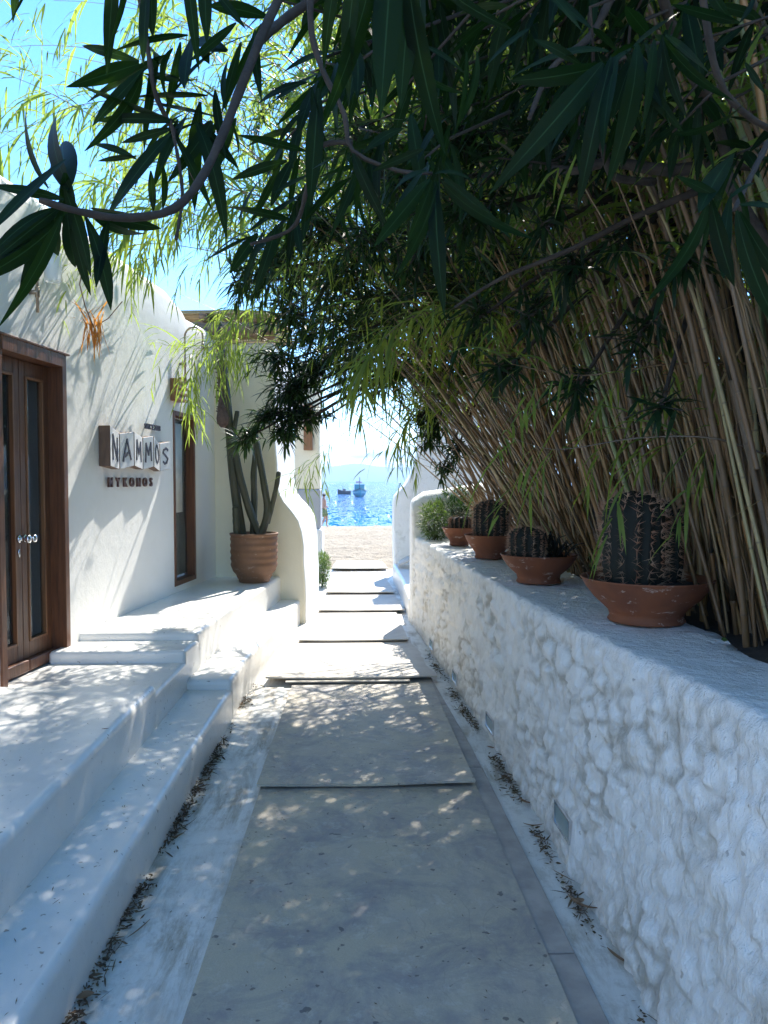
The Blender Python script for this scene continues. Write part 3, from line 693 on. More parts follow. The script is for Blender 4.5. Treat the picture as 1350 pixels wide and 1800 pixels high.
for s in range(0, len(uu), 4000):
    a = uu[s:s + 4000] + wx[s:s + 4000]; b_ = tt[s:s + 4000] + wy[s:s + 4000]
    D = np.sqrt(((a[:, None] - sites[None, :, 0]) * .62) ** 2 + (b_[:, None] - sites[None, :, 1]) ** 2)
    i2 = np.argpartition(D, 1, axis=1)[:, :2]; d2 = np.take_along_axis(D, i2, 1); o_ = np.argsort(d2, axis=1)
    i2 = np.take_along_axis(i2, o_, 1); d2 = np.take_along_axis(d2, o_, 1); cell[s:s + 4000] = i2[:, 0]; F1[s:s + 4000] = d2[:, 0]; F2[s:s + 4000] = d2[:, 1]
cs0 = sites[cell][:, 4]; e_ = np.clip((F2 - F1) / (.03 + .05 * cs0), 0, 1); e_ = e_ * e_ * (3 - 2 * e_)
cs = sites[cell]; tilt = (uu - cs[:, 0]) * cs[:, 2] * .14 + (tt - cs[:, 1]) * cs[:, 3] * .22
n1 = np.array([noise.noise(Vector((a * 9, b_ * 9, 3))) for a, b_ in zip(uu, tt)]); n2 = np.array([noise.noise(Vector((a * 24, b_ * 14, 7))) for a, b_ in zip(uu, tt)]); n0 = np.array([noise.noise(Vector((a * 2, b_ * 2, 5))) for a, b_ in zip(uu, tt)])
n3 = np.array([1 - abs(noise.noise(Vector((a * 7, b_ * 7, 13)))) * 2 for a, b_ in zip(uu, tt)]); n4 = np.array([noise.noise(Vector((a * 45, b_ * 22, 17))) for a, b_ in zip(uu, tt)]); n5 = np.array([noise.turbulence(Vector((a * 8, b_ * 7, 21)), 4, True, amplitude_scale=.55, frequency_scale=2.1) for a, b_ in zip(uu, tt)]); n5 -= n5.mean(); facet = -np.abs((uu - cs[:, 0]) * np.cos(cs[:, 2] * 9) + (tt - cs[:, 1]) * np.sin(cs[:, 2] * 9)) * .16 * (cs[:, 4] > .4); fill = np.clip(.45 + n0 * 2.0, .0, 1)                                # plaster fills some joints
H = (.010 * e_ + tilt * 1.0 * e_) * fill + .008 * cs[:, 4] * e_ + .010 * n1 + .011 * n2 + .005 * n4 + .010 * n0 - .012 * np.clip(n3, 0, 1) ** 4 + .024 * n5 + facet * e_ * fill
for (ly, lz, lw, lh) in ((3.03, .17, .21, .095), (4.45, .12, .19, .09), (5.6, .10, .18, .085), (6.75, .10, .18, .085)):
    q = np.maximum(np.abs(uu - ly) - lw / 2, np.abs(tt - lz) - lh / 2); k_ = np.clip(1 - (q - .012) / .03, 0, 1); H = H * (1 - k_) + .016 * k_
isv = np.array([p[0] == 'v' for p in prof_t]); fade = np.clip(1 - (TT.ravel() - .84) / .16, .16, 1)
H = (H * fade).reshape(nU, nT); cell = cell.reshape(nU, nT)
pos = np.zeros((nU, nT, 3))
for i, u in enumerate(U):
    xb, xt = lerpn(RB, u), lerpn(TP, u)
    for j, (kd, t) in enumerate(prof_t):
        h = H[i, j]
        if kd == 'v': x = xb + (xt - xb) * (max(t, 0) / .95); pos[i, j] = (x - h, u, t)
        elif kd == 'a': pos[i, j] = (xt + .04 - (.04 + h) * max(0, math.cos(t)) ** .75, u, .91 + (.04 + h) * math.sin(t) ** .75)
        else: pos[i, j] = (min(xt + .04 + t, 1.40 if u < 6 else 9), u, .95 + h + .006 * nz3(u, t, 4, 5))
flat = pos.reshape(-1, 3); groups = {}
for i in range(nU - 1):
    for j in range(nT - 1):
        c = -1 if tpos[j] > .93 or U[i] < .9 else int(cell[i, j])
        groups.setdefault(c, []).append((i * nT + j, i * nT + j + 1, (i + 1) * nT + j + 1, (i + 1) * nT + j))
big = sorted([c for c in groups if c >= 0], key=lambda c: -len(groups[c])); keep = set(big[:290])
rest = groups.pop(-1, [])
for c in list(groups):
    if c not in keep: rest += groups.pop(c)
# shared smooth normals so that the pieces read as one whitewashed face
allf = [f for g in groups.values() for f in g] + rest
tmp = bpy.data.meshes.new('tmp'); tmp.from_pydata(flat.tolist(), [], [f[::-1] for f in allf]); tmp.update()
vn = np.zeros(len(flat) * 3, dtype=np.float32); tmp.vertex_normals.foreach_get('vector', vn); vn = vn.reshape(-1, 3); bpy.data.meshes.remove(tmp)
joint = (np.clip(1 - e_ * 1.6, 0, 1) * np.clip(fill, .0, 1) * fade).ravel()
def wallpiece(name, faces, mat):
    ids = sorted({i for f in faces for i in f}); mp_ = {g: k for k, g in enumerate(ids)}
    vs = flat[ids]; og = vs.mean(axis=0)
    o = mk(name, vs, [tuple(mp_[i] for i in f[::-1]) for f in faces], mat, SWW, og, attr=joint[ids])
    o.data.normals_split_custom_set_from_vertices([tuple(vn[g]) for g in ids]); return o
for c in groups: wallpiece('stone', groups[c], M['whitewash'])
wallpiece('wall_coping', rest, M['whitewash'])
m = MB()
for (a, b_) in zip([-1.2, 1, 3, 5, 7], [1, 3, 5, 7, 8.2]):
    xb0, xb1 = lerpn(RB, a) + .06, lerpn(RB, b_) + .06; xt0, xt1 = lerpn(TP, a) + .06, lerpn(TP, b_) + .06
    m.add([(xb0, a, -.05), (1.38, a, -.05), (1.38, b_, -.05), (xb1, b_, -.05), (xt0, a, .92), (1.38, a, .92), (1.38, b_, .92), (xt1, b_, .92)], [(0, 1, 2, 3), (4, 7, 6, 5), (0, 4, 5, 1), (1, 5, 6, 2), (2, 6, 7, 3), (3, 7, 4, 0)])
m.obj('wall_core', M['whitewash'], SWW)
# pier at the far end of the wall
m = MB(); K = 12; pr = [(8.18, .9), (8.18, 1.2), (8.18, 1.30), (8.22, 1.37), (8.28, 1.40), (8.34, 1.41), (8.40, 1.40), (8.46, 1.36)]
vs = []; fs = []
for s in range(7):
    x = .60 + .8 * s / 6
    for (y, z) in [(8.18, -.05)] + pr + [(8.5, 1.28), (8.5, -.05)]:
        zz = z if z < 1 else z - (.07 if s == 0 else 0) + .12 * (s / 6)
        vs.append((x + .012 * nz3(y, z, 1, 3), y + .012 * nz3(x, z, 4, 5), zz))
n = 11
for s in range(6):
    for i in range(n): fs.append((s * n + i, s * n + (i + 1) % n, (s + 1) * n + (i + 1) % n, (s + 1) * n + i))
fs += [tuple(range(n)), tuple(6 * n + i for i in range(n))[::-1]]
o = up_fix(mk('end_pier', vs, fs, M['whitewash'], SWW)); bevel(o, .035, 4, 35)

# recessed step lights in the wall
for (y, z, wd, ht, lab) in ((3.03, .17, .21, .095, 'small square glass step light low in the stone wall, nearest the camera'), (4.45, .12, .19, .09, 'small square glass step light low in the stone wall, second from the camera'),
                       (5.6, .10, .18, .085, 'small glass step light low in the stone wall, third from the camera'), (6.75, .10, .18, .085, 'small glass step light in the stone wall farthest from the camera')):
    x = lerpn(RB, y) + (lerpn(TP, y) - lerpn(RB, y)) * z - .0215; sl = (lerpn(RB, y + .2) - lerpn(RB, y - .2)) / .4
    t = thing('wall_light', (x, y, z), lab, 'light', 'step lights in the stone wall')
    def lx(a, b_, c_): return (x + c_ + a * sl, y + a, z + b_)
    m = MB(); q = .008
    q = .006
    for (a0, a1, b0, b1) in ((-wd / 2, -wd / 2 + q, -ht / 2, ht / 2), (wd / 2 - q, wd / 2, -ht / 2, ht / 2), (-wd / 2 + q, wd / 2 - q, ht / 2 - q, ht / 2), (-wd / 2 + q, wd / 2 - q, -ht / 2, -ht / 2 + q)):
        m.box(a0, a1, b0, b1, -.003, .06, xf=lx)
    up_fix(m.obj('frame', M['chrome'], t, smooth=False))
    m = MB(); m.box(-wd / 2 + q, wd / 2 - q, -ht / 2 + q, ht / 2 - q, .002, .05, xf=lx); up_fix(m.obj('glass', M['lampglass'], t, smooth=False))

# far right: low bench, folded board and curved wall end
m = MB(); m.prism([(.585, 8.4), (.60, 10), (.575, 11.9), (1.2, 11.9), (1.2, 8.4)], -.05, .26); o = bevel(up_fix(m.obj('low_bench', M['smooth'], None, (.8, 9, 0))), .045, 5)
tag(o, 'low white plaster bench between the end of the stone wall and the beach opening', 'bench')
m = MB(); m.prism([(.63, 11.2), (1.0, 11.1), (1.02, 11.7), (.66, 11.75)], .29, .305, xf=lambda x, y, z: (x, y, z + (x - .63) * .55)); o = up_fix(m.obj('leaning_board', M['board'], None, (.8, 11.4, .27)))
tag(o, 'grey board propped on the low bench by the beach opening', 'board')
d0 = 12.0
cur2 = [(693, 1000), (692.5, 960), (692, 920), (692, 885), (695, 872), (703, 862), (713, 852), (722, 838), (729, 820), (735, 795), (738, 760), (741, 720), (744, 690)]
prof = [(FX(692), -.08)] + [(FX(a), FZ(b_)) for a, b_ in cur2] + [(FX(744), 3.2), (2.6, 3.2), (2.6, -.08)]
profwall('curved_gate_wall', 'white rough wall rising in a curve, right side of the opening to the beach', 'wall', prof[::-1], 12.0, 12.55, [M['whitewash'], M['whitewash']], .0, wob=.02)

# ------------------------------------------------------------------ planter soil
m = MB(); gx = np.linspace(1.36, 5.2, 30); gy = np.linspace(-1.5, 9.3, 50)
m.v = [(x, y, .93 + .03 * nz3(x, y, 0, 3) + .05 * min(1, (x - 1.3))) for y in gy for x in gx]
m.f = [(j * 30 + i, j * 30 + i + 1, (j + 1) * 30 + i + 1, (j + 1) * 30 + i) for j in range(49) for i in range(29)]; m.m = [0] * len(m.f)
tag(m.obj('planter_soil', M['soil']), kind='structure')
m = MB(); m.box(5.2, 5.45, -1.5, 12.5, -.1, 3.1); o = bevel(up_fix(m.obj('boundary_wall', M['whitewash'], None, (5.3, 5, 0))), .05, 3)
tag(o, 'white boundary wall hidden behind the reed thicket', 'wall')

# ------------------------------------------------------------------ pots and cacti
def bowl(px, d, z, rim, h, foot_, label):
    X = (px - 625) / 1350 * d; c = (X, d, z); r = rim / 2
    t = thing('terracotta_bowl', c, label, 'bowl', 'cactus bowls on the stone wall')
    prof = [(0, .0), (foot_ * .97, 0), (foot_, .006), (foot_ * .94, .022), (foot_ * .98, .045), (r * .80, h * .55), (r * .93, h * .80), (r * .985, h * .955), (r, h * .975), (r, h), (r * .965, h), (r * .94, h * .94), (r * .88, h * .80)]
    m = MB(); m.lathe(prof, 56, c, rf=lambda a, zz: 1 + .006 * math.sin(3 * a + px)); m.obj('bowl_body', M['terra'], t)
    m = MB(); vs = []
    m.lathe([(0, h * .84), (r * .4, h * .85), (r * .7, h * .83), (r * .91, h * .82)], 28, c, rf=lambda a, zz: 1 + .02 * math.sin(7 * a)); m.obj('soil', M['soil'], t)
    return X, d, z + h * .82
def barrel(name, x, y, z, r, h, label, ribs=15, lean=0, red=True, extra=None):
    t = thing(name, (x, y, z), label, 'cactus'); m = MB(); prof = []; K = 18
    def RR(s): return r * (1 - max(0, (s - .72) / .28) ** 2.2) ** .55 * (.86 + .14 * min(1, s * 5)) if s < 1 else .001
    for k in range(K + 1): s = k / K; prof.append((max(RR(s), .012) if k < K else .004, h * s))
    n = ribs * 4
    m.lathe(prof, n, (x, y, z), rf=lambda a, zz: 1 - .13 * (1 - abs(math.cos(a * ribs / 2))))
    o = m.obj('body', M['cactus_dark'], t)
    m = MB(); rr = random.Random(int(x * 1000))
    for i in range(ribs):
        a = 2 * math.pi * i / ribs
        if True:
            for k in range(14):
                s = (k + .5 + rr.uniform(-.2, .2)) / 14.3; R0 = RR(s); nrm = Vector((math.cos(a), math.sin(a), max(0, (s - .7)) * 3)).normalized()
                p = Vector((x + R0 * math.cos(a), y + R0 * math.sin(a), z + h * s))
                for q in range(10):
                    d = (nrm + Vector((rr.uniform(-.9, .9), rr.uniform(-.9, .9), rr.uniform(-.8, .9)))).normalized(); Ls = rr.uniform(.025, .05) * (h / .4) ** .5
                    sd_ = d.cross(Vector((rr.random(), rr.random(), rr.random()))).normalized() * .0015
                    m.add([p - sd_, p + sd_, p + d * Ls], [(0, 1, 2)])
    tag(m.obj('spines', M['spine'], t, smooth=False), kind='stuff')
    return t
ZT = .957
x, y, z = bowl(1145, 3.2, ZT, .545, .185, .16, 'largest terracotta bowl, nearest the camera, holding the tall spiny cactus')
barrel('barrel_cactus', x - .06, y - .0, z, .128, .40, 'tall thick barrel cactus with reddish spines in the largest bowl', 14)
barrel('barrel_cactus', x + .10, y + .10, z, .095, .36, 'narrower dark cactus behind the tall one in the largest bowl', 12)
x, y, z = bowl(950, 4.45, ZT, .445, .165, .13, 'wide terracotta bowl with lime marks, second from the camera')
barrel('barrel_cactus', x - .07, y, z, .105, .19, 'squat round cactus on the left of the second bowl', 13)
# sprawling spiny plant
sp = thing('spiny_plant', (x + .10, y, z), 'tangled dark spiny plant beside the round cactus in the second bowl', 'plant')
m = MB()
for i in range(34):
    a = rnd.uniform(0, 6.28); b_ = rnd.uniform(.02, .16); p0 = Vector((x + .10 + rnd.uniform(-.05, .05), y + rnd.uniform(-.06, .06), z)); p1 = p0 + Vector((b_ * math.cos(a), b_ * math.sin(a) * .8, rnd.uniform(.04, .16))); p2 = p1 + Vector((.06 * math.cos(a), .06 * math.sin(a), rnd.uniform(-.05, .03)))
    m.tube([p0, p1, p2], [.006, .005, .002], 5)
m.obj('stems', M['cactus_dark'], sp)
x, y, z = bowl(862, 5.87, ZT, .385, .18, .115, 'terracotta bowl with a ribbed cactus, third from the camera')
barrel('barrel_cactus', x + .01, y, z, .135, .30, 'dark round ribbed cactus in the third bowl', 16)
x, y, z = bowl(808, 7.04, ZT, .315, .165, .09, 'smallest terracotta bowl, sunlit and farthest from the camera')
barrel('barrel_cactus', x + .01, y, z, .10, .13, 'small low cactus in the farthest and smallest bowl', 14)

# tall pot with column cactus
pc = Vector((-1.035, 7.86, .52))
t = thing('ribbed_pot', pc, 'tall pale terracotta pot with ribbed bands in the corner of the terrace', 'pot')
hh = .50; prof = [(0, 0), (.150, 0), (.155, .01)]
for k in range(34):
    s = k / 33; z_ = .03 + s * (hh - .06); r_ = .158 + (.232 - .158) * min(1, (s / .27)) ** 1.0 if s < .27 else .232 + .006 * math.sin((s - .27) * 3)
    r_ += .0045 * math.sin(s * 42); prof.append((r_, z_))
prof += [(.240, hh - .025), (.246, hh - .015), (.246, hh), (.225, hh), (.215, hh - .05)]
m = MB(); m.lathe(prof, 48, pc); m.obj('pot_body', M['terra_pale'], t)
m = MB(); m.lathe([(0, hh - .03), (.1, hh - .028), (.222, hh - .035)], 28, pc); m.obj('soil', M['soil'], t)
ct = thing('column_cactus', pc + Vector((0, 0, hh - .03)), 'tall many armed column cactus growing from the ribbed pot', 'cactus')
def ribtube(pts, rad, name='arm', mat='cactus', ribs=6):
    # smooth curve with ribs
    pts = [Vector(p) for p in pts]; N = 22; cur_ = []
    cum = [0]
    for a, b_ in zip(pts[:-1], pts[1:]): cum.append(cum[-1] + (b_ - a).length)
    def cr(t):
        t *= len(pts) - 1; i = min(int(t), len(pts) - 2); f = t - i
        p0, p1, p2, p3 = pts[max(i - 1, 0)], pts[i], pts[i + 1], pts[min(i + 2, len(pts) - 1)]
        return .5 * ((2 * p1) + (p2 - p0) * f + (2 * p0 - 5 * p1 + 4 * p2 - p3) * f * f + (3 * p1 - p0 - 3 * p2 + p3) * f ** 3)
    c = [cr(k / N) for k in range(N + 1)]; n = ribs * 3; vs = []; u = Vector((1, 0, 0))
    for i in range(N + 1):
        tt_ = (c[min(i + 1, N)] - c[max(i - 1, 0)]).normalized(); u = (u - tt_ * u.dot(tt_)).normalized(); w_ = tt_.cross(u); s = i / N
        r_ = (rad[0] + (rad[1] - rad[0]) * s) * min(1, math.sqrt(max(0, (1 - s) * 14)) + .08) * (1 + .04 * math.sin(s * 30))
        for j in range(n):
            rr = r_ * (1 if j % 3 == 0 else .86); a = 2 * math.pi * j / n; vs.append(c[i] + (u * math.cos(a) + w_ * math.sin(a)) * rr)
    fs = [(i * n + j, i * n + (j + 1) % n, (i + 1) * n + (j + 1) % n, (i + 1) * n + j) for i in range(N) for j in range(n)] + [tuple(N * n + j for j in range(n))]
    return mk(name, vs, fs, M[mat], ct)
D = 7.86
ribtube([P(425, 945, D), P(412, 850, D), P(402, 740, D), P(392, 640, D), P(386, 590, D + .05), P(384, 560, D + .05)], (.052, .034), 'trunk')
ribtube([P(432, 942, D - .05), P(424, 900, D - .08), P(418, 860, D - .08)], (.045, .04)) if False else None
ribtube([P(417, 945, D - .12), P(415, 915, D - .12), P(414, 890, D - .12)], (.036, .033))
ribtube([P(456, 942, D), P(440, 900, D), P(425, 850, D - .05), P(412, 790, D - .05), P(406, 760, D - .02)], (.042, .033))
ribtube([P(445, 940, D + .1), P(447, 880, D + .1), P(446, 830, D + .1), P(450, 790, D + .1), P(448, 760, D + .1)], (.036, .028))
ribtube([P(458, 942, D), P(470, 900, D), P(464, 850, D), P(455, 800, D - .02), P(450, 770, D)], (.040, .031))
ribtube([P(470, 920, D + .02), P(478, 890, D + .02), P(487, 850, D), P(490, 828, D)], (.026, .024))
ribtube([P(410, 800, D), P(411, 760, D), P(416, 730, D), P(417, 722, D)], (.028, .022))
m = MB(); pts = [P(394, 735, D), P(391, 700, D), P(388, 660, D), P(386, 610, D + .02), P(385, 575, D + .02)]
m.tube([P(392, 752, D - .03), P(392, 745, D - .03), P(392, 735, D - .03), P(391, 724, D - .02)] + pts[1:], [.02, .058, .066, .05, .036, .034, .034, .034], 12)
rr = random.Random(3)
for i in range(110):
    s = rr.random() ** 1.6; k = min(int(s * 4), 3); p = pts[k].lerp(pts[k + 1], s * 4 - k); d = Vector((rr.uniform(-1, 1), rr.uniform(-1, 1), rr.uniform(-.3, .3))).normalized(); m.tube([p, p + d * rr.uniform(.055, .085)], [.016, .006], 5)
m.obj('corky_bark', M['cactus_wood'], ct)
ct2 = thing('column_cactus', (-.85, 10.4, 0), 'single dark column cactus standing between the curved wall and the gate pillar', 'cactus')
sv = ct; ct = ct2
ribtube([(-.86, 10.4, .0), (-.86, 10.4, .6), (-.85, 10.4, 1.2), (-.848, 10.4, 1.70)], (.045, .038), 'trunk', 'cactus_dark'); ct = sv

# ------------------------------------------------------------------ leaf builders
class Leaves:
    """joins many strap leaves in one mesh"""
    def __init__(s): s.v = []; s.f = []; s.uv = []
    def strap(s, p, d, L_, wd, droop=.5, seg=4, shape='reed', roll=None, rr=rnd):
        d = Vector(d).normalized(); p = Vector(p); k = len(s.v)
        side = d.cross(Vector((0, 0, 1)))
        if side.length < .05: side = Vector((rr.uniform(-1, 1), rr.uniform(-1, 1), 0))
        side.normalize(); side = Quaternion(d, rr.uniform(-.7, .7) if roll is None else roll) @ side
        st = L_ / seg
        for i in range(seg + 1):
            t = i / seg
            wv = (math.sin(math.pi * (t ** .7 * .93 + .05)) if shape == 'ole' else (min(1, t * 6 + .35) * (1 - t) ** .55)) * wd * .5
            if i == seg: s.v.append(tuple(p)); s.uv.append((.5, 1))
            else:
                s.v += [tuple(p - side * wv), tuple(p + side * wv)]; s.uv += [(0, t), (1, t)]
            d = (d + Vector((0, 0, -droop / seg))).normalized(); p = p + d * st
        for i in range(seg - 1): a = k + 2 * i; s.f.append((a, a + 1, a + 3, a + 2))
        a = k + 2 * (seg - 1); s.f.append((a, a + 1, a + 2))
    def obj(s, name, mat, parent): return mk(name, s.v, s.f, mat, parent, uv=s.uv)
def sunlane(p, margin=6.0, j=.25):
    """true where foliage would shade the part of the lane that lies in the sun"""
    x = p.x - .27 * p.z; y = p.y - .85 * p.z + rnd.uniform(-j, j)
    return y > margin and -1.15 < x < .55

# ------------------------------------------------------------------ reed thicket (giant cane)
def cane_curve(base, L_, az, th0, curl, seg_len=.17, wob=.034):
    n = max(6, int(L_ / seg_len)); p = Vector(base); pts = [p.copy()]; kx, ky = rnd.uniform(0, 50), rnd.uniform(0, 50)
    for i in range(n):
        s = (i + 1) / n; th = th0 + curl * s ** 1.9
        d = Vector((math.sin(th) * math.cos(az), math.sin(th) * math.sin(az), math.cos(th)))
        d += Vector((nz3(kx, s * 4, 0), nz3(ky, s * 4, 1), 0)) * wob * 3
        p = p + d.normalized() * (L_ / n); pts.append(p.copy())
    return pts
def cane_mesh(m, ring, pts, r0, node=.24, sides=6, detail=True):
    N = len(pts); cum = 0; P_ = []; R_ = []; A_ = []
    total = sum((pts[i + 1] - pts[i]).length for i in range(N - 1)); nxt = rnd.uniform(.08, node)
    for i in range(N - 1):
        a, b_ = pts[i], pts[i + 1]; l = (b_ - a).length; r = r0 * (1 - .85 * (cum / total) ** 1.5)
        P_.append(a); R_.append(r); A_.append(0)
        if detail and nxt < cum + l and cum < total * .72:
            t = (nxt - cum) / l; q = a.lerp(b_, t); dr = (b_ - a).normalized()
            P_ += [q - dr * .006, q, q + dr * .006]; R_ += [r, r * 1.16, r]; A_ += [0, 1, 0]
            nxt += node * rnd.uniform(.75, 1.15)
        cum += l
    P_.append(pts[-1]); R_.append(r0 * .2); A_.append(0)
    o = sorted(range(len(P_)), key=lambda i: i)
    m.tube(P_, R_, sides, cap=False); ring += [x for x in A_ for _ in range(sides)]
def dress(lv, small, dry, pts, L_, r_, start=.42, leafw=.026, dens=1.0, lane=True):
    """leaves along a cane: long straps, side shoots with fine leaves"""
    N = len(pts)
    for i in range(int(N * start), N):
        s = i / (N - 1); p = pts[i]; t = (pts[min(i + 1, N - 1)] - pts[max(i - 1, 0)]).normalized()
        if lane and sunlane(p): continue
        for q in range(1 + (rnd.random() < .5 * dens)):
            if rnd.random() > .8 * dens: continue
            a = rnd.uniform(0, 6.28); o = t.orthogonal().normalized(); o = Quaternion(t, a) @ o
            d = (t * rnd.uniform(.5, 1.1) + o * .8 + Vector((0, 0, .1)))
            lv.strap(p, d, rnd.uniform(.25, .5), leafw * rnd.uniform(.6, 1.15), rnd.uniform(.8, 2.0), 5)
        if rnd.random() < .62 * dens:                        # side shoot
            a = rnd.uniform(0, 6.28); o = Quaternion(t, a) @ t.orthogonal().normalized(); d = (t * .7 + o).normalized(); q = p.copy()
            for k in range(rnd.randint(3, 6)):
                d = (d + Vector((0, 0, -.16))).normalized(); q = q + d * .065
                if lane and sunlane(q): break
                for sg in (-1, 1):
                    if rnd.random() < .85:
                        oo = Quaternion(d, rnd.uniform(0, 6.28)) @ d.orthogonal().normalized()
                        (small if rnd.random() < .96 else dry).strap(q, d * .8 + oo * .6, rnd.uniform(.09, .22), rnd.uniform(.010, .020), rnd.uniform(.6, 1.6), 3)
clumps = [ # base x range, y range, n detailed, n arching, azimuth spread, tilt
 ((1.45, 3.4), (1.0, 2.2), 36, 4, (.06, .22), 'reed clump at the near right edge of the planter'),
 ((1.42, 3.3), (2.2, 3.3), 112, 15, (.08, .26), 'reed clump with thick tan canes directly behind the largest bowl'),
 ((1.42, 3.3), (3.3, 4.4), 116, 18, (.14, .36), 'reed clump behind the second bowl, canes leaning over the lane'),
 ((1.40, 3.2), (4.4, 5.5), 112, 17, (.22, .52), 'reed clump behind the third bowl, leaning strongly left'),
 ((1.38, 3.1), (5.5, 6.6), 100, 12, (.30, .66), 'reed clump with slanting greyish canes behind the small sunlit bowl'),
 ((1.40, 3.0), (6.6, 7.9), 74, 6, (.30, .72), 'farthest reed clump at the beach end of the planter')]
for ci, (bx, by, nc, na, tilt, lab) in enumerate(clumps):
    cx, cy = (bx[0] + bx[1]) / 2, (by[0] + by[1]) / 2
    t = thing('reed_clump', (cx, cy, .93), lab, 'reeds', 'giant reed clumps in the raised planter')
    big_, small_, dry_ = Leaves(), Leaves(), Leaves(); stuff = MB(); sring = []
    for i in range(nc):
        b0 = Vector((bx[0] + (bx[1] - bx[0]) * rnd.random() ** 1.5, rnd.uniform(*by), .90))
        arch = i < na; L_ = rnd.uniform(5.0, 6.4) if arch else rnd.uniform(3.0, 4.6)
        th0 = rnd.uniform(tilt[0] * .3, tilt[1] * 1.25) * (.8 if not arch else .9); curl = rnd.uniform(.8, 1.25) if arch else rnd.uniform(.25, .75)
        if arch: th0 = min(th0, .40)
        az = math.pi + rnd.gauss(0, .30) + (-.15 if ci < 2 else (.10 if ci > 3 else 0))
        pts = cane_curve(b0, L_, az, th0, curl)
        # keep the canes of the far clumps out of the sunlit lane
        cut = len(pts)
        for k_, q in enumerate(pts):
            if ci >= 3 and sunlane(q, 6.6, 0): cut = k_; break
        if cut < 8: continue
        pts = pts[:cut]
        r0 = rnd.uniform(.006, .0125) * (1.12 if ci in (1, 0) else 1)
        m = MB(); ring = []; cane_mesh(m, ring, pts, r0)
        mk('cane', m.v, m.f, M['cane'], t, origin=b0, attr=ring)
        dress(big_, small_, dry_, pts, L_, r0, .45 if not arch else .40, dens=1.0 if arch else .9)
    for i in range(int(nc * 2.4)):                               # thin dead and background stems
        b0 = Vector((rnd.uniform(bx[0] + .02, bx[1] + .9), rnd.uniform(*by), .90)); L_ = rnd.uniform(1.2, 4.2)
        pts = cane_curve(b0, L_, math.pi + rnd.gauss(0, .8), rnd.uniform(0, tilt[1] * 1.2), rnd.uniform(.1, .6), .3)
        if ci >= 3: 
            cc = [k_ for k_, q in enumerate(pts) if sunlane(q, 6.6, 0)]
            if cc: pts = pts[:cc[0]]
        if len(pts) > 3: cane_mesh(stuff, sring, pts, rnd.uniform(.004, .010), sides=5, detail=False)
    for i in range(int(nc * 3)):                                 # dry dangling sheaths low in the thicket
        p = Vector((rnd.uniform(bx[0], bx[1]), rnd.uniform(*by), rnd.uniform(1.1, 2.9))); a = rnd.uniform(0, 6.28)
        dry_.strap(p, (math.cos(a), math.sin(a), rnd.uniform(-.6, .8)), rnd.uniform(.15, .45), rnd.uniform(.006, .016), rnd.uniform(.8, 2), 3)
    for i in range(int(nc * 3.2)):                               # leaf mass behind the canes
        p = Vector((rnd.uniform(2.6, 4.6), rnd.uniform(*by), rnd.uniform(1.0, 5.2))); a = rnd.uniform(0, 6.28)
        for q in range(3): big_.strap(p, (math.cos(a + q * 2), math.sin(a + q * 2), rnd.uniform(-.2, .8)), rnd.uniform(.3, .5), rnd.uniform(.03, .05), rnd.uniform(.8, 2), 4)
    tag(mk('background_stems', stuff.v, stuff.f, M['cane'], t, attr=sring), kind='stuff')
    tag(big_.obj('strap_leaves', M['reedleaf'], t), kind='stuff'); tag(small_.obj('fine_leaves', M['reedleaf'], t), kind='stuff'); tag(dry_.obj('dry_leaves', M['drystraw'], t), kind='stuff')

t = thing('shade_leaf_mass', (2.8, 4.5, 4.9), 'leaf mass added over the planter to shade the reed thicket', 'foliage'); lv = Leaves()  # leaves added overhead to cut the sky light among the canes
for i in range(4200):
    p = Vector((rnd.uniform(.5, 5.0), rnd.uniform(-1.0, 8.2), rnd.uniform(4.2, 6.0)))
    if p.x < 1.4 and (p.z - 1.55) / p.y < .64 and p.y > 0: continue
    if sunlane(p, 6.0) or nz3(p.x, p.y, p.z, .9) < -.3 or p.y - .85 * (p.z - 1) < 1.2: continue
    a = rnd.uniform(0, 6.28); lv.strap(p, (math.cos(a), math.sin(a), rnd.uniform(-.4, .6)), rnd.uniform(.3, .5), rnd.uniform(.035, .055), rnd.uniform(.5, 1.6), 3)
tag(lv.obj('strap_leaves', M['reedleaf'], t), kind='stuff')
# individual arching reeds reaching over the lane to the left wall (world polylines)
def arching(ptsd, label, leafw=.022, dens=1.0, r=.0055, mat='reedleaf', group='arching reeds over the lane', n=26):
    pts = [P(*a) for a in ptsd]; N = n
    def cr(t):
        t *= len(pts) - 1; i = min(int(t), len(pts) - 2); f = t - i
        p0, p1, p2, p3 = pts[max(i - 1, 0)], pts[i], pts[i + 1], pts[min(i + 2, len(pts) - 1)]
        return .5 * ((2 * p1) + (p2 - p0) * f + (2 * p0 - 5 * p1 + 4 * p2 - p3) * f * f + (3 * p1 - p0 - 3 * p2 + p3) * f ** 3)
    c = [cr(k / N) for k in range(N + 1)]
    t = thing('arching_reed', c[0], label, 'reed', group); m = MB(); ring = []; cane_mesh(m, ring, c, r); mk('cane', m.v, m.f, M['cane'], t, attr=ring)
    a, b_, d = Leaves(), Leaves(), Leaves(); dress(a, b_, d, c, 1, r, .12, leafw, dens, lane=False); dress(a, b_, d, c, 1, r, .2, leafw, dens, lane=False)
    a.v += b_.v[:0]
    for q in b_.f: a.f.append(tuple(i + len(a.v) for i in q))
    a.v += b_.v; a.uv += b_.uv
    tag(a.obj('leaves', M[mat], t), kind='stuff'); return t
arching([(760, 640, 5.0), (620, 480, 4.8), (430, 340, 4.5), (230, 240, 4.3), (60, 150, 4.1), (-60, 110, 4.0)], 'pale green reed arching highest across the sky at upper left', dens=.9)
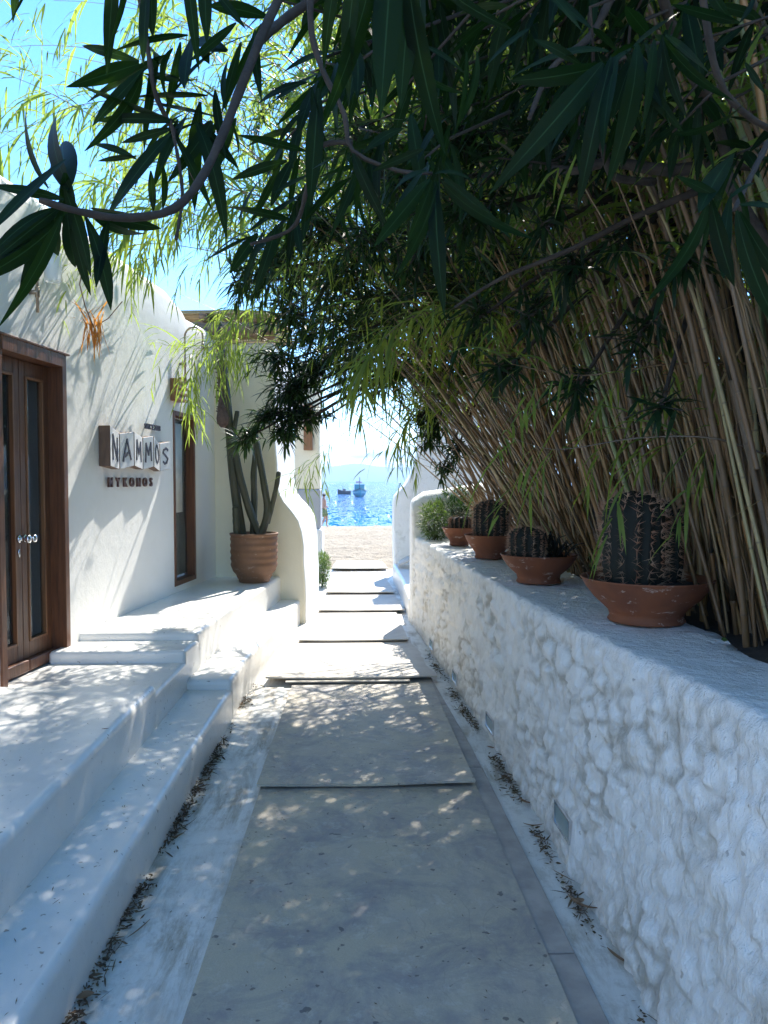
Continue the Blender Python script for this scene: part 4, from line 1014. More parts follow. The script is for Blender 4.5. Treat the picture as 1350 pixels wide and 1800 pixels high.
arching([(740, 660, 5.4), (560, 500, 5.2), (400, 400, 5.0), (200, 330, 4.8), (20, 240, 4.6), (-60, 215, 4.6)], 'leafy reed crossing the blue sky beside the roof peak', dens=.9)
arching([(700, 560, 5.2), (560, 380, 5.0), (420, 250, 4.8), (280, 180, 4.6), (120, 190, 4.5), (0, 260, 4.5)], 'feathery reed crossing the sky above the oleander branch', dens=1.0)
arching([(690, 600, 5.6), (520, 400, 5.4), (380, 300, 5.2), (240, 290, 5.1), (120, 350, 5.0)], 'feathery reed bending down towards the top of the white wall', dens=1.0)
arching([(700, 640, 5.8), (560, 460, 5.8), (430, 370, 5.8), (320, 380, 5.8), (230, 460, 5.8)], 'bushy reed tip hanging over the rounded end of the roof', dens=1.1)
arching([(640, 430, 5.4), (520, 260, 5.2), (420, 140, 5.0), (330, 70, 4.9), (240, 60, 4.8)], 'reed rising highest behind the thick oleander branch', dens=1.0)
arching([(800, 700, 6.0), (640, 560, 5.8), (470, 470, 5.6), (300, 430, 5.4), (180, 440, 5.2), (110, 470, 5.1)], 'reed drooping over the top of the white building wall', dens=1.0)
arching([(760, 560, 4.8), (600, 430, 4.6), (470, 350, 4.4), (330, 330, 4.3), (230, 400, 4.2)], 'sunlit yellow green reed arching over the middle of the lane', .03, dens=1.2)
arching([(720, 720, 6.6), (600, 640, 6.5), (470, 600, 6.4), (360, 612, 6.4), (285, 606, 6.4)], 'thin reed shoot hanging in front of the narrow window', .016, dens=.9)
arching([(560, 560, 6.2), (450, 540, 6.2), (380, 590, 6.1), (340, 640, 6.1), (330, 700, 6.1)], 'short reed shoot drooping beside the window lamp', .018, dens=.8)
arching([(600, 420, 5.6), (500, 440, 5.6), (430, 520, 5.6), (395, 620, 5.6)], 'reed hanging down in front of the log beam', .018, dens=.8)
arching([(880, 760, 7.2), (760, 700, 7.2), (640, 740, 7.0), (560, 800, 6.9), (528, 840, 6.8)], 'lowest reed tip hanging across the beach opening', .012, dens=.55, r=.005)
arching([(900, 640, 6.2), (800, 640, 6.2), (740, 700, 6.0), (700, 780, 5.9)], 'drooping reed over the right side of the beach view', .018, dens=.9, r=.006)
arching([(1000, 560, 4.6), (860, 540, 4.4), (720, 560, 4.2), (640, 640, 4.2)], 'broad leaved reed hanging in the centre of the canopy', .03, dens=1.1, r=.009)
arching([(1350, 640, 3.0), (1180, 640, 3.0), (1020, 660, 3.1), (900, 640, 3.2)], 'side shoot spreading dark leaves in front of the tan canes', .018, dens=.35, r=.006)
arching([(1350, 800, 2.7), (1250, 770, 2.7), (1120, 770, 2.8), (980, 790, 3.0), (900, 770, 3.1)], 'slender green shoot reaching across the canes above the bowls', .016, dens=.22, r=.004)

# dry orange leaves hanging by the wall
t = thing('dry_reed_tuft', P(165, 560, 4.9), 'tuft of dry orange reed leaves hanging in front of the white wall by the door', 'dry leaves')
lv = Leaves()
for i in range(60):
    p = P(165 + rnd.uniform(-14, 14), 570 + rnd.uniform(-18, 18), 4.9 + rnd.uniform(-.03, .03)); a = rnd.uniform(0, 6.28)
    lv.strap(p, (math.cos(a) * .35, math.sin(a) * .25, rnd.choice([-1, -1, -.6, .5])), rnd.uniform(.10, .24), rnd.uniform(.008, .016), rnd.uniform(.3, 1.2), 4)
lv.obj('dry_leaves', M['drygold'], t)
m = MB(); m.tube([P(150, 440, 4.7), P(140, 500, 4.8), P(150, 540, 4.9), P(165, 575, 4.9)], .004, 5); m.tube([P(215, 530, 4.9), P(190, 560, 4.9), P(165, 575, 4.9)], .003, 5); m.obj('stem', M['deadleaf'], t)

# ------------------------------------------------------------------ oleanders
def ole_mesh(i, L_=.16):
    """one lance shaped leaf with a folded midrib, base at origin pointing along +Y, normal +Z"""
    rows = 9; vs = []; uv = []; dr = [.05, .22, .42, .1, .55, .3][i]; wd = [.025, .029, .022, .031, .026, .021][i] * L_ / .16; tw = [.3, -.6, .2, .9, -.4, .7][i]
    for k in range(rows + 1):
        t = k / rows; y = L_ * t; z = -dr * L_ * t * t
        w_ = .5 * wd * (math.sin(math.pi * min(1, t * .96 + .035)) ** .8); w_ = max(w_, .0006); cz, sz = math.cos(tw * t), math.sin(tw * t); e = .16 * w_
        for s, u in ((-1, 0), (0, .5), (1, 1)): vs.append((s * w_ * cz, y, z + s * w_ * sz + (e if s else 0))); uv.append((u, t))
    fs = [(3 * k + j, 3 * k + j + 1, 3 * k + 4 + j, 3 * k + 3 + j) for k in range(rows) for j in (0, 1)]
    return vs, fs, uv
LM = []
for i in range(6):
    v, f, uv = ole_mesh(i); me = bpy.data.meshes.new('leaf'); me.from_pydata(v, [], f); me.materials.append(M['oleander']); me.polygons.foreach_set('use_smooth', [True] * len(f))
    ul = me.uv_layers.new(name='UVMap'); idx = np.empty(len(me.loops), dtype=np.int32); me.loops.foreach_get('vertex_index', idx); ul.data.foreach_set('uv', np.asarray(uv, dtype=np.float32)[idx].ravel()); me.update(); LM.append(me)
OL = thing('oleander_tree', (1.75, 1.9, .93), 'large dark oleander overhanging the lane close to the camera, long lance leaves', 'tree')
OLO = org(OL); cnt = [0]
OLX = Leaves()
def leaf_at(p, d, s=1.0, roll=None, kmax=300, face=None):
    d = Vector(d).normalized()
    if cnt[0] >= kmax:
        OLX.strap(p, d, .16 * s, .030 * s, .4, 6, 'ole'); return
    y = d; x = y.cross(Vector((0, 0, 1)))
    if x.length < .1: x = Vector((1, rnd.uniform(-1, 1), 0))
    x.normalize(); z = x.cross(y)
    if face is not None and face.cross(y).length > .15: z = (face - y * face.dot(y)).normalized(); x = y.cross(z)
    q = Matrix((x, y, z)).transposed().to_quaternion()
    q = Quaternion(y, rnd.uniform(-.9, .9) if roll is None else roll) @ q
    o = bpy.data.objects.new('leaf', LM[rnd.randrange(6)]); COL.objects.link(o); o.parent = OL
    o.location = Vector(p) - OLO; o.rotation_mode = 'QUATERNION'; o.rotation_quaternion = q; o.scale = (s, s, s); cnt[0] += 1
def limb(ptsd, r0, r1, name='branch', par=None, n=18, world=False):
    pts = [Vector(a) for a in ptsd]
    def cr(t):
        t *= len(pts) - 1; i = min(int(t), len(pts) - 2); f = t - i
        p0, p1, p2, p3 = pts[max(i - 1, 0)], pts[i], pts[i + 1], pts[min(i + 2, len(pts) - 1)]
        return .5 * ((2 * p1) + (p2 - p0) * f + (2 * p0 - 5 * p1 + 4 * p2 - p3) * f * f + (3 * p1 - p0 - 3 * p2 + p3) * f ** 3)
    c = [cr(k / n) for k in range(n + 1)]; m = MB(); m.tube(c, [r0 + (r1 - r0) * k / n + .0006 * math.sin(k * 2.1) for k in range(n + 1)], 8)
    m.obj(name, M['rock'], par or OL); return c
def at(c, t): i = min(int(t * (len(c) - 1)), len(c) - 2); return c[i].lerp(c[i + 1], t * (len(c) - 1) - i)
def whorl(p, d, n=7, s=1.0, spread=.8, down=.35, spacing=.035, roll=None):
    d = Vector(d).normalized(); p = Vector(p); o = d.orthogonal().normalized()
    for k in range(n):
        a = k * 2.2 + rnd.uniform(-.3, .3); q = Quaternion(d, a) @ o; f = k / max(1, n - 1)
        leaf_at(p - d * spacing * (n - k) * .5, d * (.5 + .6 * f) + q * spread * (1.1 - .5 * f) + Vector((0, 0, -down)), s * rnd.uniform(.8, 1.12), roll)
# main limbs: trunk leans out of the planter at the right, limbs reach over the camera
W = lambda x, y, z: (x, y, z)
tr = limb([(1.78, 1.9, .9), (1.66, 2.1, 1.6), (1.50, 2.2, 2.2), (1.2, 2.1, 2.8), (.8, 1.9, 3.1)], .05, .03, 'trunk', world=True)
l2 = limb([P(1420, 300, 2.3), P(1290, 285, 2.4), P(1180, 300, 2.5), P(1070, 285, 2.6), P(1010, 300, 2.7), P(930, 290, 2.9), P(850, 310, 3.1)], .026, .010, world=True)
limb([P(1240, 330, 2.5), P(1120, 380, 2.7), P(1000, 440, 2.8), P(880, 490, 3.0), P(800, 540, 3.2)], .014, .006, world=True)
limb([P(1150, 320, 2.5), P(1080, 310, 2.45), P(1060, 260, 2.4), P(1040, 210, 2.35)], .014, .010, world=True)
limb([Vector((1.70, 2.28, .9)), Vector((1.60, 2.26, 1.5)), Vector((1.32, 2.22, 2.05)), P(1290, 340, 2.2), P(1278, 280, 2.2), P(1250, 190, 2.1), P(1200, 100, 2.0), P(1160, -20, 1.9)], .020, .014, world=True)
A = limb([P(520, -60, 1.5), P(470, 40, 1.4), P(425, 150, 1.33), P(390, 240, 1.28), P(350, 320, 1.22), P(300, 370, 1.18), P(215, 383, 1.14), P(140, 372, 1.10), P(70, 352, 1.06)], .0095, .0045, n=26)
limb([P(640, -60, 1.9), P(520, 20, 1.8), P(470, 60, 1.7), P(440, 90, 1.6)], .012, .008)
A2 = limb([P(545, -30, 1.35), P(548, 60, 1.35), P(570, 130, 1.35), P(605, 200, 1.35), P(620, 265, 1.35), P(700, 300, 1.35), P(760, 305, 1.35)], .006, .003)
limb([P(620, 250, 1.6), P(560, 260, 1.6), P(540, 330, 1.65), P(515, 400, 1.7), P(440, 430, 1.7)], .006, .004)
limb([P(1090, -40, 1.8), P(1040, 60, 1.75), P(970, 120, 1.7), P(930, 210, 1.7)], .010, .005)
limb([P(1230, -40, 1.5), P(1260, 130, 1.55), P(1310, 200, 1.6), P(1380, 240, 1.7)], .008, .006)
limb([P(1350, 250, 1.2), P(1320, 310, 1.15), P(1290, 370, 1.1)], .005, .003)
limb([P(345, 320, 1.45), P(310, 240, 1.42), P(275, 170, 1.4), P(262, 100, 1.4), P(250, 20, 1.4), P(240, -40, 1.4)], .004, .005)
limb([P(310, 420, 1.3), P(320, 330, 1.36), P(300, 210, 1.4)], .003, .003)
def lf(px, py, d, qx, qy, dd=None, s=None, roll=None):
    """leaf from base pixel to tip pixel at depth d"""
    a = P(px, py, d); b_ = P(qx, qy, dd or d); v = b_ - a; leaf_at(a, v, v.length / .16, rnd.uniform(-1.05, 1.05), face=(CAM - (a + b_) / 2).normalized())
for a in [ # nearest cluster at left
 (130, 345, 1.1, 12, 142, 1.16, None, .3), (85, 330, 1.1, -20, 170, 1.1, None, -.2), (118, 335, 1.1, 105, 225, 1.25, None, .9), (112, 350, 1.1, -20, 318, 1.05, None, .1),
 (100, 365, 1.08, -30, 405, 1.0, None, 0), (105, 365, 1.1, -25, 460, 1.05, None, .3), (112, 378, 1.1, 0, 525, 1.05, None, .4), (108, 380, 1.08, 42, 560, 1.0, None, .2),
 (122, 378, 1.12, 155, 520, 1.15, None, .8), (150, 380, 1.12, 215, 530, 1.12, None, .2), (160, 378, 1.13, 262, 448, 1.2, None, .5), (118, 375, 1.1, 130, 480, 1.2, None, .9), (85, 372, 1.1, 100, 460, 1.2, None, .4),
 (165, 372, 1.14, 285, 410, 1.2, None, .7), (160, 365, 1.14, 250, 390, 1.25, None, .7), (190, 385, 1.15, 165, 500, 1.1, None, .5),
 # second cluster
 (300, 210, 1.4, 125, 150, 1.35, None, .2) , (245, 108, 1.4, 122, 70, 1.4, None, .4), (245, 112, 1.4, 126, 150, 1.3, None, .5), (255, 120, 1.4, 160, 215, 1.35, None, .1), (250, 125, 1.4, 228, 255, 1.35, None, .5), (262, 130, 1.4, 262, 210, 1.45, None, .2),
 (310, 215, 1.4, 168, 190, 1.35, None, .1), (305, 225, 1.4, 212, 250, 1.4, None, .3), (300, 235, 1.35, 168, 365, 1.3, None, .2), (240, 280, 1.4, 155, 232, 1.4, None, .5), (240, 275, 1.4, 165, 280, 1.4, None, .1), (310, 240, 1.4, 375, 365, 1.4, None, .3), (345, 215, 1.4, 415, 350, 1.35, None, .3),
 (350, 215, 1.45, 422, 298, 1.5, None, .6), (285, 285, 1.4, 300, 365, 1.4, None, .3), (265, 300, 1.4, 270, 380, 1.45, None, .7), (255, 130, 1.4, 345, 155, 1.4, None, .4), (262, 128, 1.4, 405, 142, 1.5, None, .4), (270, 120, 1.4, 300, 50, 1.5, None, .3),
 # leaves hanging from above
 (205, -80, 1.0, 183, 98, 1.0, None, .2), (225, -90, 1.0, 225, 95, 1.0, None, .3), (262, -60, 1.1, 245, 110, 1.1, None, .4), (270, -70, 1.1, 258, 60, 1.1, None, .9), (40, -100, 1.1, 18, 26, 1.1, None, .2), (60, -90, 1.1, 48, 52, 1.1, None, .2), (325, -80, 1.1, 345, 98, 1.1, None, .2), (360, -60, 1.2, 360, 70, 1.2, None, .6), (375, -20, 1.2, 430, 48, 1.2, None, .3), (415, 40, 1.3, 335, 108, 1.3, None, .3), (400, 90, 1.3, 300, 45, 1.4, None, .4), (395, 85, 1.3, 285, 30, 1.4, None, .4),
 (640, -100, .82, 568, 140, .85, None, .3), (660, -80, .85, 618, 185, .85, None, .3), (690, -90, .86, 668, 190, .85, None, .3), (715, -70, .88, 738, 242, .9, None, .2), (725, -60, .9, 700, 180, .9, None, .5), (740, -70, .95, 735, 120, .95, None, .4), (600, -80, .95, 555, 90, .95, None, .4),
 (770, -30, 1.2, 880, 68, 1.2, None, .2), (740, 80, 1.3, 828, 105, 1.3, None, .3), (735, 125, 1.3, 800, 185, 1.3, None, .1), (820, 90, 1.3, 825, 232, 1.3, None, .3), (838, 90, 1.3, 850, 200, 1.3, None, .3), (960, -20, 1.2, 1030, 55, 1.2, None, .3), (930, 50, 1.4, 850, 100, 1.4, None, .2), (940, 70, 1.4, 1030, 105, 1.4, None, .3),
 # centre cluster
 (640, 268, 1.35, 712, 198, 1.35, None, .1), (610, 262, 1.35, 580, 385, 1.35, None, .2), (625, 265, 1.35, 660, 370, 1.35, None, .3), (560, 155, 1.5, 545, 360, 1.5, None, .2), (548, 155, 1.5, 560, 245, 1.5, None, .4), (540, 145, 1.5, 445, 155, 1.5, None, .4), (540, 190, 1.5, 475, 240, 1.5, None, .4), (620, 268, 1.35, 655, 370, 1.3, None, .6),
 (755, 315, 1.2, 660, 430, 1.15, None, .2), (760, 318, 1.2, 722, 428, 1.1, None, .3), (765, 320, 1.2, 765, 525, 1.15, None, .2), (770, 318, 1.2, 745, 460, 1.15, None, .4), (775, 316, 1.2, 868, 442, 1.15, None, .3), (780, 312, 1.2, 900, 412, 1.2, None, .2), (765, 305, 1.2, 832, 285, 1.2, None, .2), (750, 300, 1.2, 660, 315, 1.25, None, .3), (770, 300, 1.2, 850, 370, 1.25, None, .5), (745, 262, 1.2, 655, 300, 1.2, None, .3),
 # right clusters
 (1075, 100, 1.25, 1020, 300, 1.2, None, .2), (1085, 100, 1.25, 1040, 245, 1.2, None, .4), (1120, 75, 1.25, 1125, 260, 1.2, None, .3), (1150, 70, 1.2, 1135, 245, 1.2, None, .4), (1165, 65, 1.2, 1240, 200, 1.2, None, .2), (1170, 62, 1.2, 1280, 145, 1.25, None, .2), (1110, 85, 1.3, 950, 180, 1.3, None, .3), (1060, 110, 1.3, 945, 260, 1.2, None, .3), (1100, 90, 1.3, 1185, 240, 1.3, None, .4), (1165, 65, 1.2, 1178, 205, 1.2, None, .3), (1080, 110, 1.3, 900, 165, 1.35, None, .3), (1070, 90, 1.4, 915, 60, 1.4, None, .3), (1040, 50, 1.3, 945, -30, 1.3, None, .3),
 (1185, 235, 1.3, 1350, 230, 1.3, None, .3), (1300, 40, 1.2, 1180, 10, 1.2, None, .3), (1300, 40, 1.2, 1345, -20, 1.2, None, .3), (1310, 110, 1.4, 1345, 165, 1.4, None, .2), (1290, 40, 1.2, 1200, -50, 1.2, None, .2),
 (1245, 345, 1.0, 1222, 512, .98, None, .2), (1250, 350, 1.0, 1280, 505, 1.0, None, .3), (1295, 370, .95, 1330, 590, .92, None, .2), (1300, 372, .95, 1380, 540, .92, None, .2), (1270, 350, 1.0, 1190, 308, 1.0, None, .3), (1300, 360, 1.0, 1390, 350, 1.0, None, .3), (1280, 352, 1.0, 1330, 300, 1.0, None, .3)]:
    lf(*a)
for (px, py, d, n_) in ((110, 372, 1.12, 4), (265, 120, 1.42, 6), (300, 220, 1.45, 6), (350, 215, 1.45, 6), (548, 150, 1.55, 7), (400, 95, 1.4, 6), (640, 262, 1.4, 6), (765, 312, 1.3, 6), (1100, 95, 1.35, 8), (1160, 68, 1.3, 6), (1285, 360, 1.05, 4), (430, 420, 1.8, 8), (500, 400, 1.9, 8), (470, 300, 1.9, 7), (600, 330, 1.9, 8)):
    whorl(P(px, py, d), (rnd.uniform(-1, 0), rnd.uniform(-.3, .3), rnd.uniform(-.9, 0)), n_, .95, .9, .4)
# fill whorls overhead, each on its own twig
fills = []
rr = random.Random(11)
for i in range(330):
    px = rr.uniform(430, 1380); py = rr.uniform(-330, 290); d = rr.uniform(1.7, 3.4)
    if px < 560 and py > 0 and rr.random() < .75: continue
    if px > 1240 and 20 < py < 230 and rr.random() < .8: continue
    fills.append((px, py, d))
tw = MB()
for (px, py, d) in fills:
    p = P(px, py, d); dr = Vector((rr.uniform(-1, .3), rr.uniform(-.8, .8), rr.uniform(-.9, .1))); whorl(p, dr, rr.randint(6, 9), rr.uniform(.75, 1.05), .8, .35)
    dn = dr.normalized(); b_ = p - dn * .2; tw.tube([p, b_, b_ + Vector((.18, .1, .12))], [.003, .004, .005], 5)
# unseen crown added above the view to shade the near lane
for i in range(620):
    p = Vector((rr.uniform(-1.9, 1.9), rr.uniform(-1.0, 6.8), rr.uniform(3.0, 5.8)))
    if p.y > 1.0 and not .70 < (p.z - 1.55) / p.y < 1.3: continue
    if nz3(p.x, p.y, p.z, 1.1) < -.22 or p.y - .85 * p.z < .3: continue
    dr = Vector((rr.uniform(-1, 1), rr.uniform(-1, 1), rr.uniform(-.5, .5))); whorl(p, dr, 7, 1.0, .8, .3)
    dn = dr.normalized(); b_ = p - dn * .25; tw.tube([p, b_, b_ + Vector((.25, 0, .05))], [.003, .004, .006], 5)
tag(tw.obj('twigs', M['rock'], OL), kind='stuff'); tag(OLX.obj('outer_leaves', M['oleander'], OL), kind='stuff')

# second and third oleander: smaller leaves further down the lane
def oleander_far(base, blobs, label, nleaf):
    t = thing('oleander_tree', base, label, 'tree'); lv = Leaves(); tw = MB(); base = Vector(base)
    hub = base + Vector((-.15, .1, 1.3)); m = MB(); m.tube([base, base + Vector((-.05, .03, .6)), hub], [.045, .035, .028], 8); m.obj('trunk', M['rock'], t)
    for (px, py, d, r, n) in blobs:
        c = P(px, py, d); mid_ = hub.lerp(c, .5) + Vector((0, 0, .35)); limb([tuple(hub), tuple(mid_), tuple(c)], .02, .007, 'branch', t, 10, world=True)
        for i in range(n):
            v = Vector((rnd.gauss(0, 1), rnd.gauss(0, 1), rnd.gauss(0, .8))); v = v.normalized() * r * rnd.random() ** .5; p = c + v
            if sunlane(p, 6.3): continue
            dr = (v.normalized() + Vector((-.3, -.2, -.5)) + Vector((rnd.uniform(-.5, .5),) * 3)).normalized(); o = dr.orthogonal().normalized()
            for k in range(9):
                a = k * 2.2; q = Quaternion(dr, a) @ o; f = k / 8
                lv.strap(p - dr * .02 * (9 - k), dr * (.4 + .7 * f) + q * (.9 - .5 * f), rnd.uniform(.09, .15), rnd.uniform(.014, .021), rnd.uniform(.1, .7), 4, 'ole')
            tw.tube([p, p - dr * .16, (p - dr * .25).lerp(c, .3)], [.002, .003, .004], 4, False)
    tag(lv.obj('leaves', M['oleander_small'], t), kind='stuff'); tag(tw.obj('twigs', M['rock'], t), kind='stuff'); return t
oleander_far((1.5, 6.4, .93), [(515, 690, 6.4, .30, 62), (470, 735, 6.4, .18, 24), (430, 772, 6.4, .15, 18), (480, 640, 6.3, .25, 30), (560, 650, 6.4, .33, 60), (620, 640, 6.4, .30, 44), (540, 740, 6.5, .12, 16), (495, 765, 6.4, .14, 20), (515, 735, 6.4, .18, 26), (690, 660, 6.4, .28, 36), (760, 740, 6.6, .24, 26), (800, 800, 6.6, .18, 14), (752, 775, 6.5, .13, 13), (735, 740, 6.5, .12, 10), (775, 830, 6.7, .10, 7), (570, 735, 6.6, .12, 6), (650, 700, 6.5, .1, 4), (540, 590, 6.3, .35, 34), (750, 640, 6.2, .3, 26)],
             'dark oleander leaning from the far planter, leaf clusters hanging before the cream wall', 0)
oleander_far((1.6, 4.9, .93), [(500, 170, 5.6, .35, 20), (600, 270, 5.8, .42, 40), (700, 150, 5.6, .42, 36), (620, 60, 6.0, .4, 30), (780, 260, 5.2, .42, 40), (540, 300, 6.2, .35, 24), (660, 350, 6.6, .42, 44), (580, 420, 7.0, .38, 36), (730, 450, 7.0, .42, 44), (620, 250, 7.0, .45, 44), (820, 350, 6.5, .42, 40), (690, 560, 7.2, .36, 34), (480, 480, 6.6, .3, 22), (720, 280, 7.6, .5, 50), (860, 160, 5.4, .45, 36), (820, 480, 7.4, .4, 30), (480, 470, 4.9, .32, 30), (580, 500, 4.8, .38, 40), (680, 540, 4.9, .40, 44), (780, 520, 4.6, .36, 34), (640, 420, 4.4, .35, 34), (560, 400, 4.6, .3, 26), (740, 430, 4.2, .3, 26), (860, 470, 4.2, .3, 18), (620, 590, 5.3, .35, 34), (500, 560, 5.4, .3, 26), (820, 600, 4.9, .28, 14), (420, 500, 5.2, .22, 12)],
             'bushy oleander in the middle of the planter forming the dense centre of the canopy', 0)
oleander_far((1.9, 3.4, .93), [(700, 330, 3.3, .3, 26), (820, 380, 3.2, .3, 26), (900, 280, 3.0, .3, 24), (1000, 200, 3.0, .34, 26), (820, 230, 3.2, .34, 30), (640, 260, 3.4, .3, 22), (1150, 160, 2.9, .25, 12), (960, 400, 3.0, .16, 7), (1090, 440, 2.8, .12, 5), (1010, 690, 3.1, .12, 7), (1120, 600, 2.9, .12, 6), (930, 560, 3.2, .14, 9), (880, 660, 3.4, .14, 8), (1200, 470, 2.6, .12, 6), (1000, 480, 3.0, .16, 9), (1160, 720, 2.7, .10, 5), (840, 560, 3.6, .2, 12)],
             'oleander behind the second bowl with leaves spreading above the tan canes', 0)

# ------------------------------------------------------------------ shrubs
def shrub(c, r, n, label, mat='shrub', ll=.05, lw=.008):
    t = thing('shrub', c, label, 'shrub'); lv = Leaves(); m = MB(); c = Vector(c)
    for i in range(9):
        a = rnd.uniform(0, 6.28); m.tube([c, c + Vector((r[0] * .6 * math.cos(a), r[1] * .6 * math.sin(a), r[2] * rnd.uniform(.6, 1.5)))], [.006, .002], 5)
    m.obj('stems', M['rock'], t)
    for i in range(n):
        v = Vector((rnd.gauss(0, 1), rnd.gauss(0, 1), rnd.gauss(0, 1))).normalized() * rnd.random() ** .4; p = c + Vector((v.x * r[0], v.y * r[1], r[2] + v.z * r[2]))
        p += Vector((nz3(*(p * 6)), nz3(*(p * 6 + Vector((9, 9, 9)))), 0)) * .04
        for k in range(3): lv.strap(p, v + Vector((rnd.uniform(-.8, .8), rnd.uniform(-.8, .8), rnd.uniform(-.2, .9))), ll * rnd.uniform(.7, 1.3), lw, .4, 3)
    tag(lv.obj('foliage', M[mat], t), kind='stuff')
shrub((-.49, 11.2, 0), (.12, .25, .26), 900, 'small rounded green shrub at the foot of the gate pillar on the left', ll=.05, lw=.010)
shrub((.80, 7.75, .95), (.16, .35, .20), 700, 'leafy dark green shrub at the end of the planter beside the smallest bowl', 'shrubdark', .05, .010)
shrub((1.05, 8.0, .95), (.2, .3, .28), 500, 'taller shrub behind the smallest bowl against the end pier', 'oleander_small', .07, .012)

# ------------------------------------------------------------------ litter along both sides
def litter(name, fx, y0_, y1_, n, spread, side):
    lv = Leaves(); rr = random.Random(5 + n)
    for i in range(n):
        y = y0_ + (y1_ - y0_) * rr.random() ** 1.2; dens = .35 + nz3(y, side, 0, 3.5) * 1.8
        if rr.random() > dens + .15: continue
        x = fx(y) + side * abs(rr.gauss(0, spread)); a = rr.uniform(0, 6.28); z = .004 + (.022 if -.5 < x < .6 and y < 6 else 0) + rr.random() * .012
        lv.strap((x, y, z), (math.cos(a), math.sin(a), rr.uniform(-.05, .35)), rr.uniform(.008, .026) if rr.random() < .8 else rr.uniform(.03, .08), rr.uniform(.003, .010), rr.uniform(-.5, .8), 3, 'ole', rr.uniform(-1, 1), rr)
    tag(lv.obj(name, M['debris'], None), kind='stuff')
litter('leaf_litter', lambda y: -lerpn(LB, y) + .015, .9, 5.8, 3400, .026, 1)
litter('leaf_litter', lambda y: lerpn(RB, y) - .025, .9, 7.0, 3300, .026, -1)
lv = Leaves(); rr = random.Random(77)
for i in range(260):
    y = rr.uniform(1.6, 5.6); x = rr.uniform(-.8, .75); a = rr.uniform(0, 6.28); lv.strap((x, y, .022 if -.5 < x < .6 else .004), (math.cos(a), math.sin(a), .1), rr.uniform(.005, .018), rr.uniform(.002, .005), .1, 2, 'ole', 0, rr)
for i in range(60):
    y = rr.uniform(1.6, 4.1); x = rr.uniform(-1.0, -.87); lv.strap((x, y, .203), (rr.uniform(-1, 1), rr.uniform(-1, 1), .1), rr.uniform(.006, .03), rr.uniform(.002, .005), .1, 2, 'ole', 0, rr)
    y = rr.uniform(2, 4.1); x = rr.uniform(-2.0, -1.2); lv.strap((x, y, .438), (rr.uniform(-1, 1), rr.uniform(-1, 1), .1), rr.uniform(.006, .022), rr.uniform(.002, .005), .1, 2, 'ole', 0, rr)
tag(lv.obj('crumbs', M['debris'], None), kind='stuff')
def dryleaf(x, y, z, L_, wd, ang, curl, label, mat='deadleaf'):
    m = MB(); n = 10; vs = []
    for k in range(n + 1):
        t = k / n; w_ = max(.001, wd * .5 * math.sin(math.pi * min(1, t * .95 + .03)) ** .7); a = ang + curl * (t - .5)
        cx = x + L_ * (t - .5) * math.cos(ang) + .25 * L_ * curl * t * t * -math.sin(ang); cy = y + L_ * (t - .5) * math.sin(ang) + .25 * L_ * curl * t * t * math.cos(ang)
        zz = z + .012 + .16 * L_ * (t - .5) ** 2 * 4 * abs(curl)
        for s in (-1, 0, 1): vs.append((cx - s * w_ * math.sin(a), cy + s * w_ * math.cos(a), zz + (.5 * w_ if s else 0)))
    fs = [(3 * k + j, 3 * k + j + 1, 3 * k + 4 + j, 3 * k + 3 + j) for k in range(n) for j in (0, 1)]
    tag(mk('fallen_leaf', vs, fs, M[mat], None, origin=(x, y, z)), label, 'leaf', 'dry leaves fallen on the ground and wall')
def G(px, py, z=0): 
    v = CR @ Vector(((px - 675) / F, (900 - py) / F, -1)); k_ = (z - CAM.z) / v.z; return CAM + v * k_
for (px, py, L_, wd, an, cu, lab) in ((1022, 1600, .13, .018, -1.0, .9, 'long curled brown leaf at the foot of the stone wall'), (1018, 1592, .05, .030, .3, .6, 'broad orange brown leaf curled beside the long one'), (922, 1415, .08, .02, -1.1, .8, 'dark olive curled leaf near the first step light'),
   (1085, 1690, .10, .014, -1.2, .4, 'narrow pale dry leaf close to the wall at the bottom right'), (862, 1318, .05, .02, -.9, .5, 'small tan leaf beside the wall below the second step light'), (937, 1457, .09, .013, -.3, .7, 'slim tan leaf lying across the white strip'), (990, 1545, .11, .006, -1.0, .1, 'thin straw stick pointing at the foot of the stone wall'),
   (245, 1640, .12, .007, 1.1, .2, 'pale dry stalk lying beside the lower step at the left'), (150, 1760, .05, .035, .3, .5, 'dark red dried petal leaf at the bottom left by the step')):
    g = G(px, py); dryleaf(g.x, g.y, 0, L_, wd, an, cu, lab)
g = G(1275, 1135, .957); dryleaf(g.x, g.y, .96, .06, .022, .9, .9, 'green brown leaf curled on the coping right of the largest bowl', 'shrub')
g = G(1190, 1150, .957); dryleaf(g.x, g.y, .955, .03, .004, .4, .3, 'tiny dark twig leaf on the coping below the largest bowl')
g = G(185, 1285, .44); dryleaf(g.x, g.y, .437, .03, .009, .2, .3, 'small brown leaf alone on the upper bench')

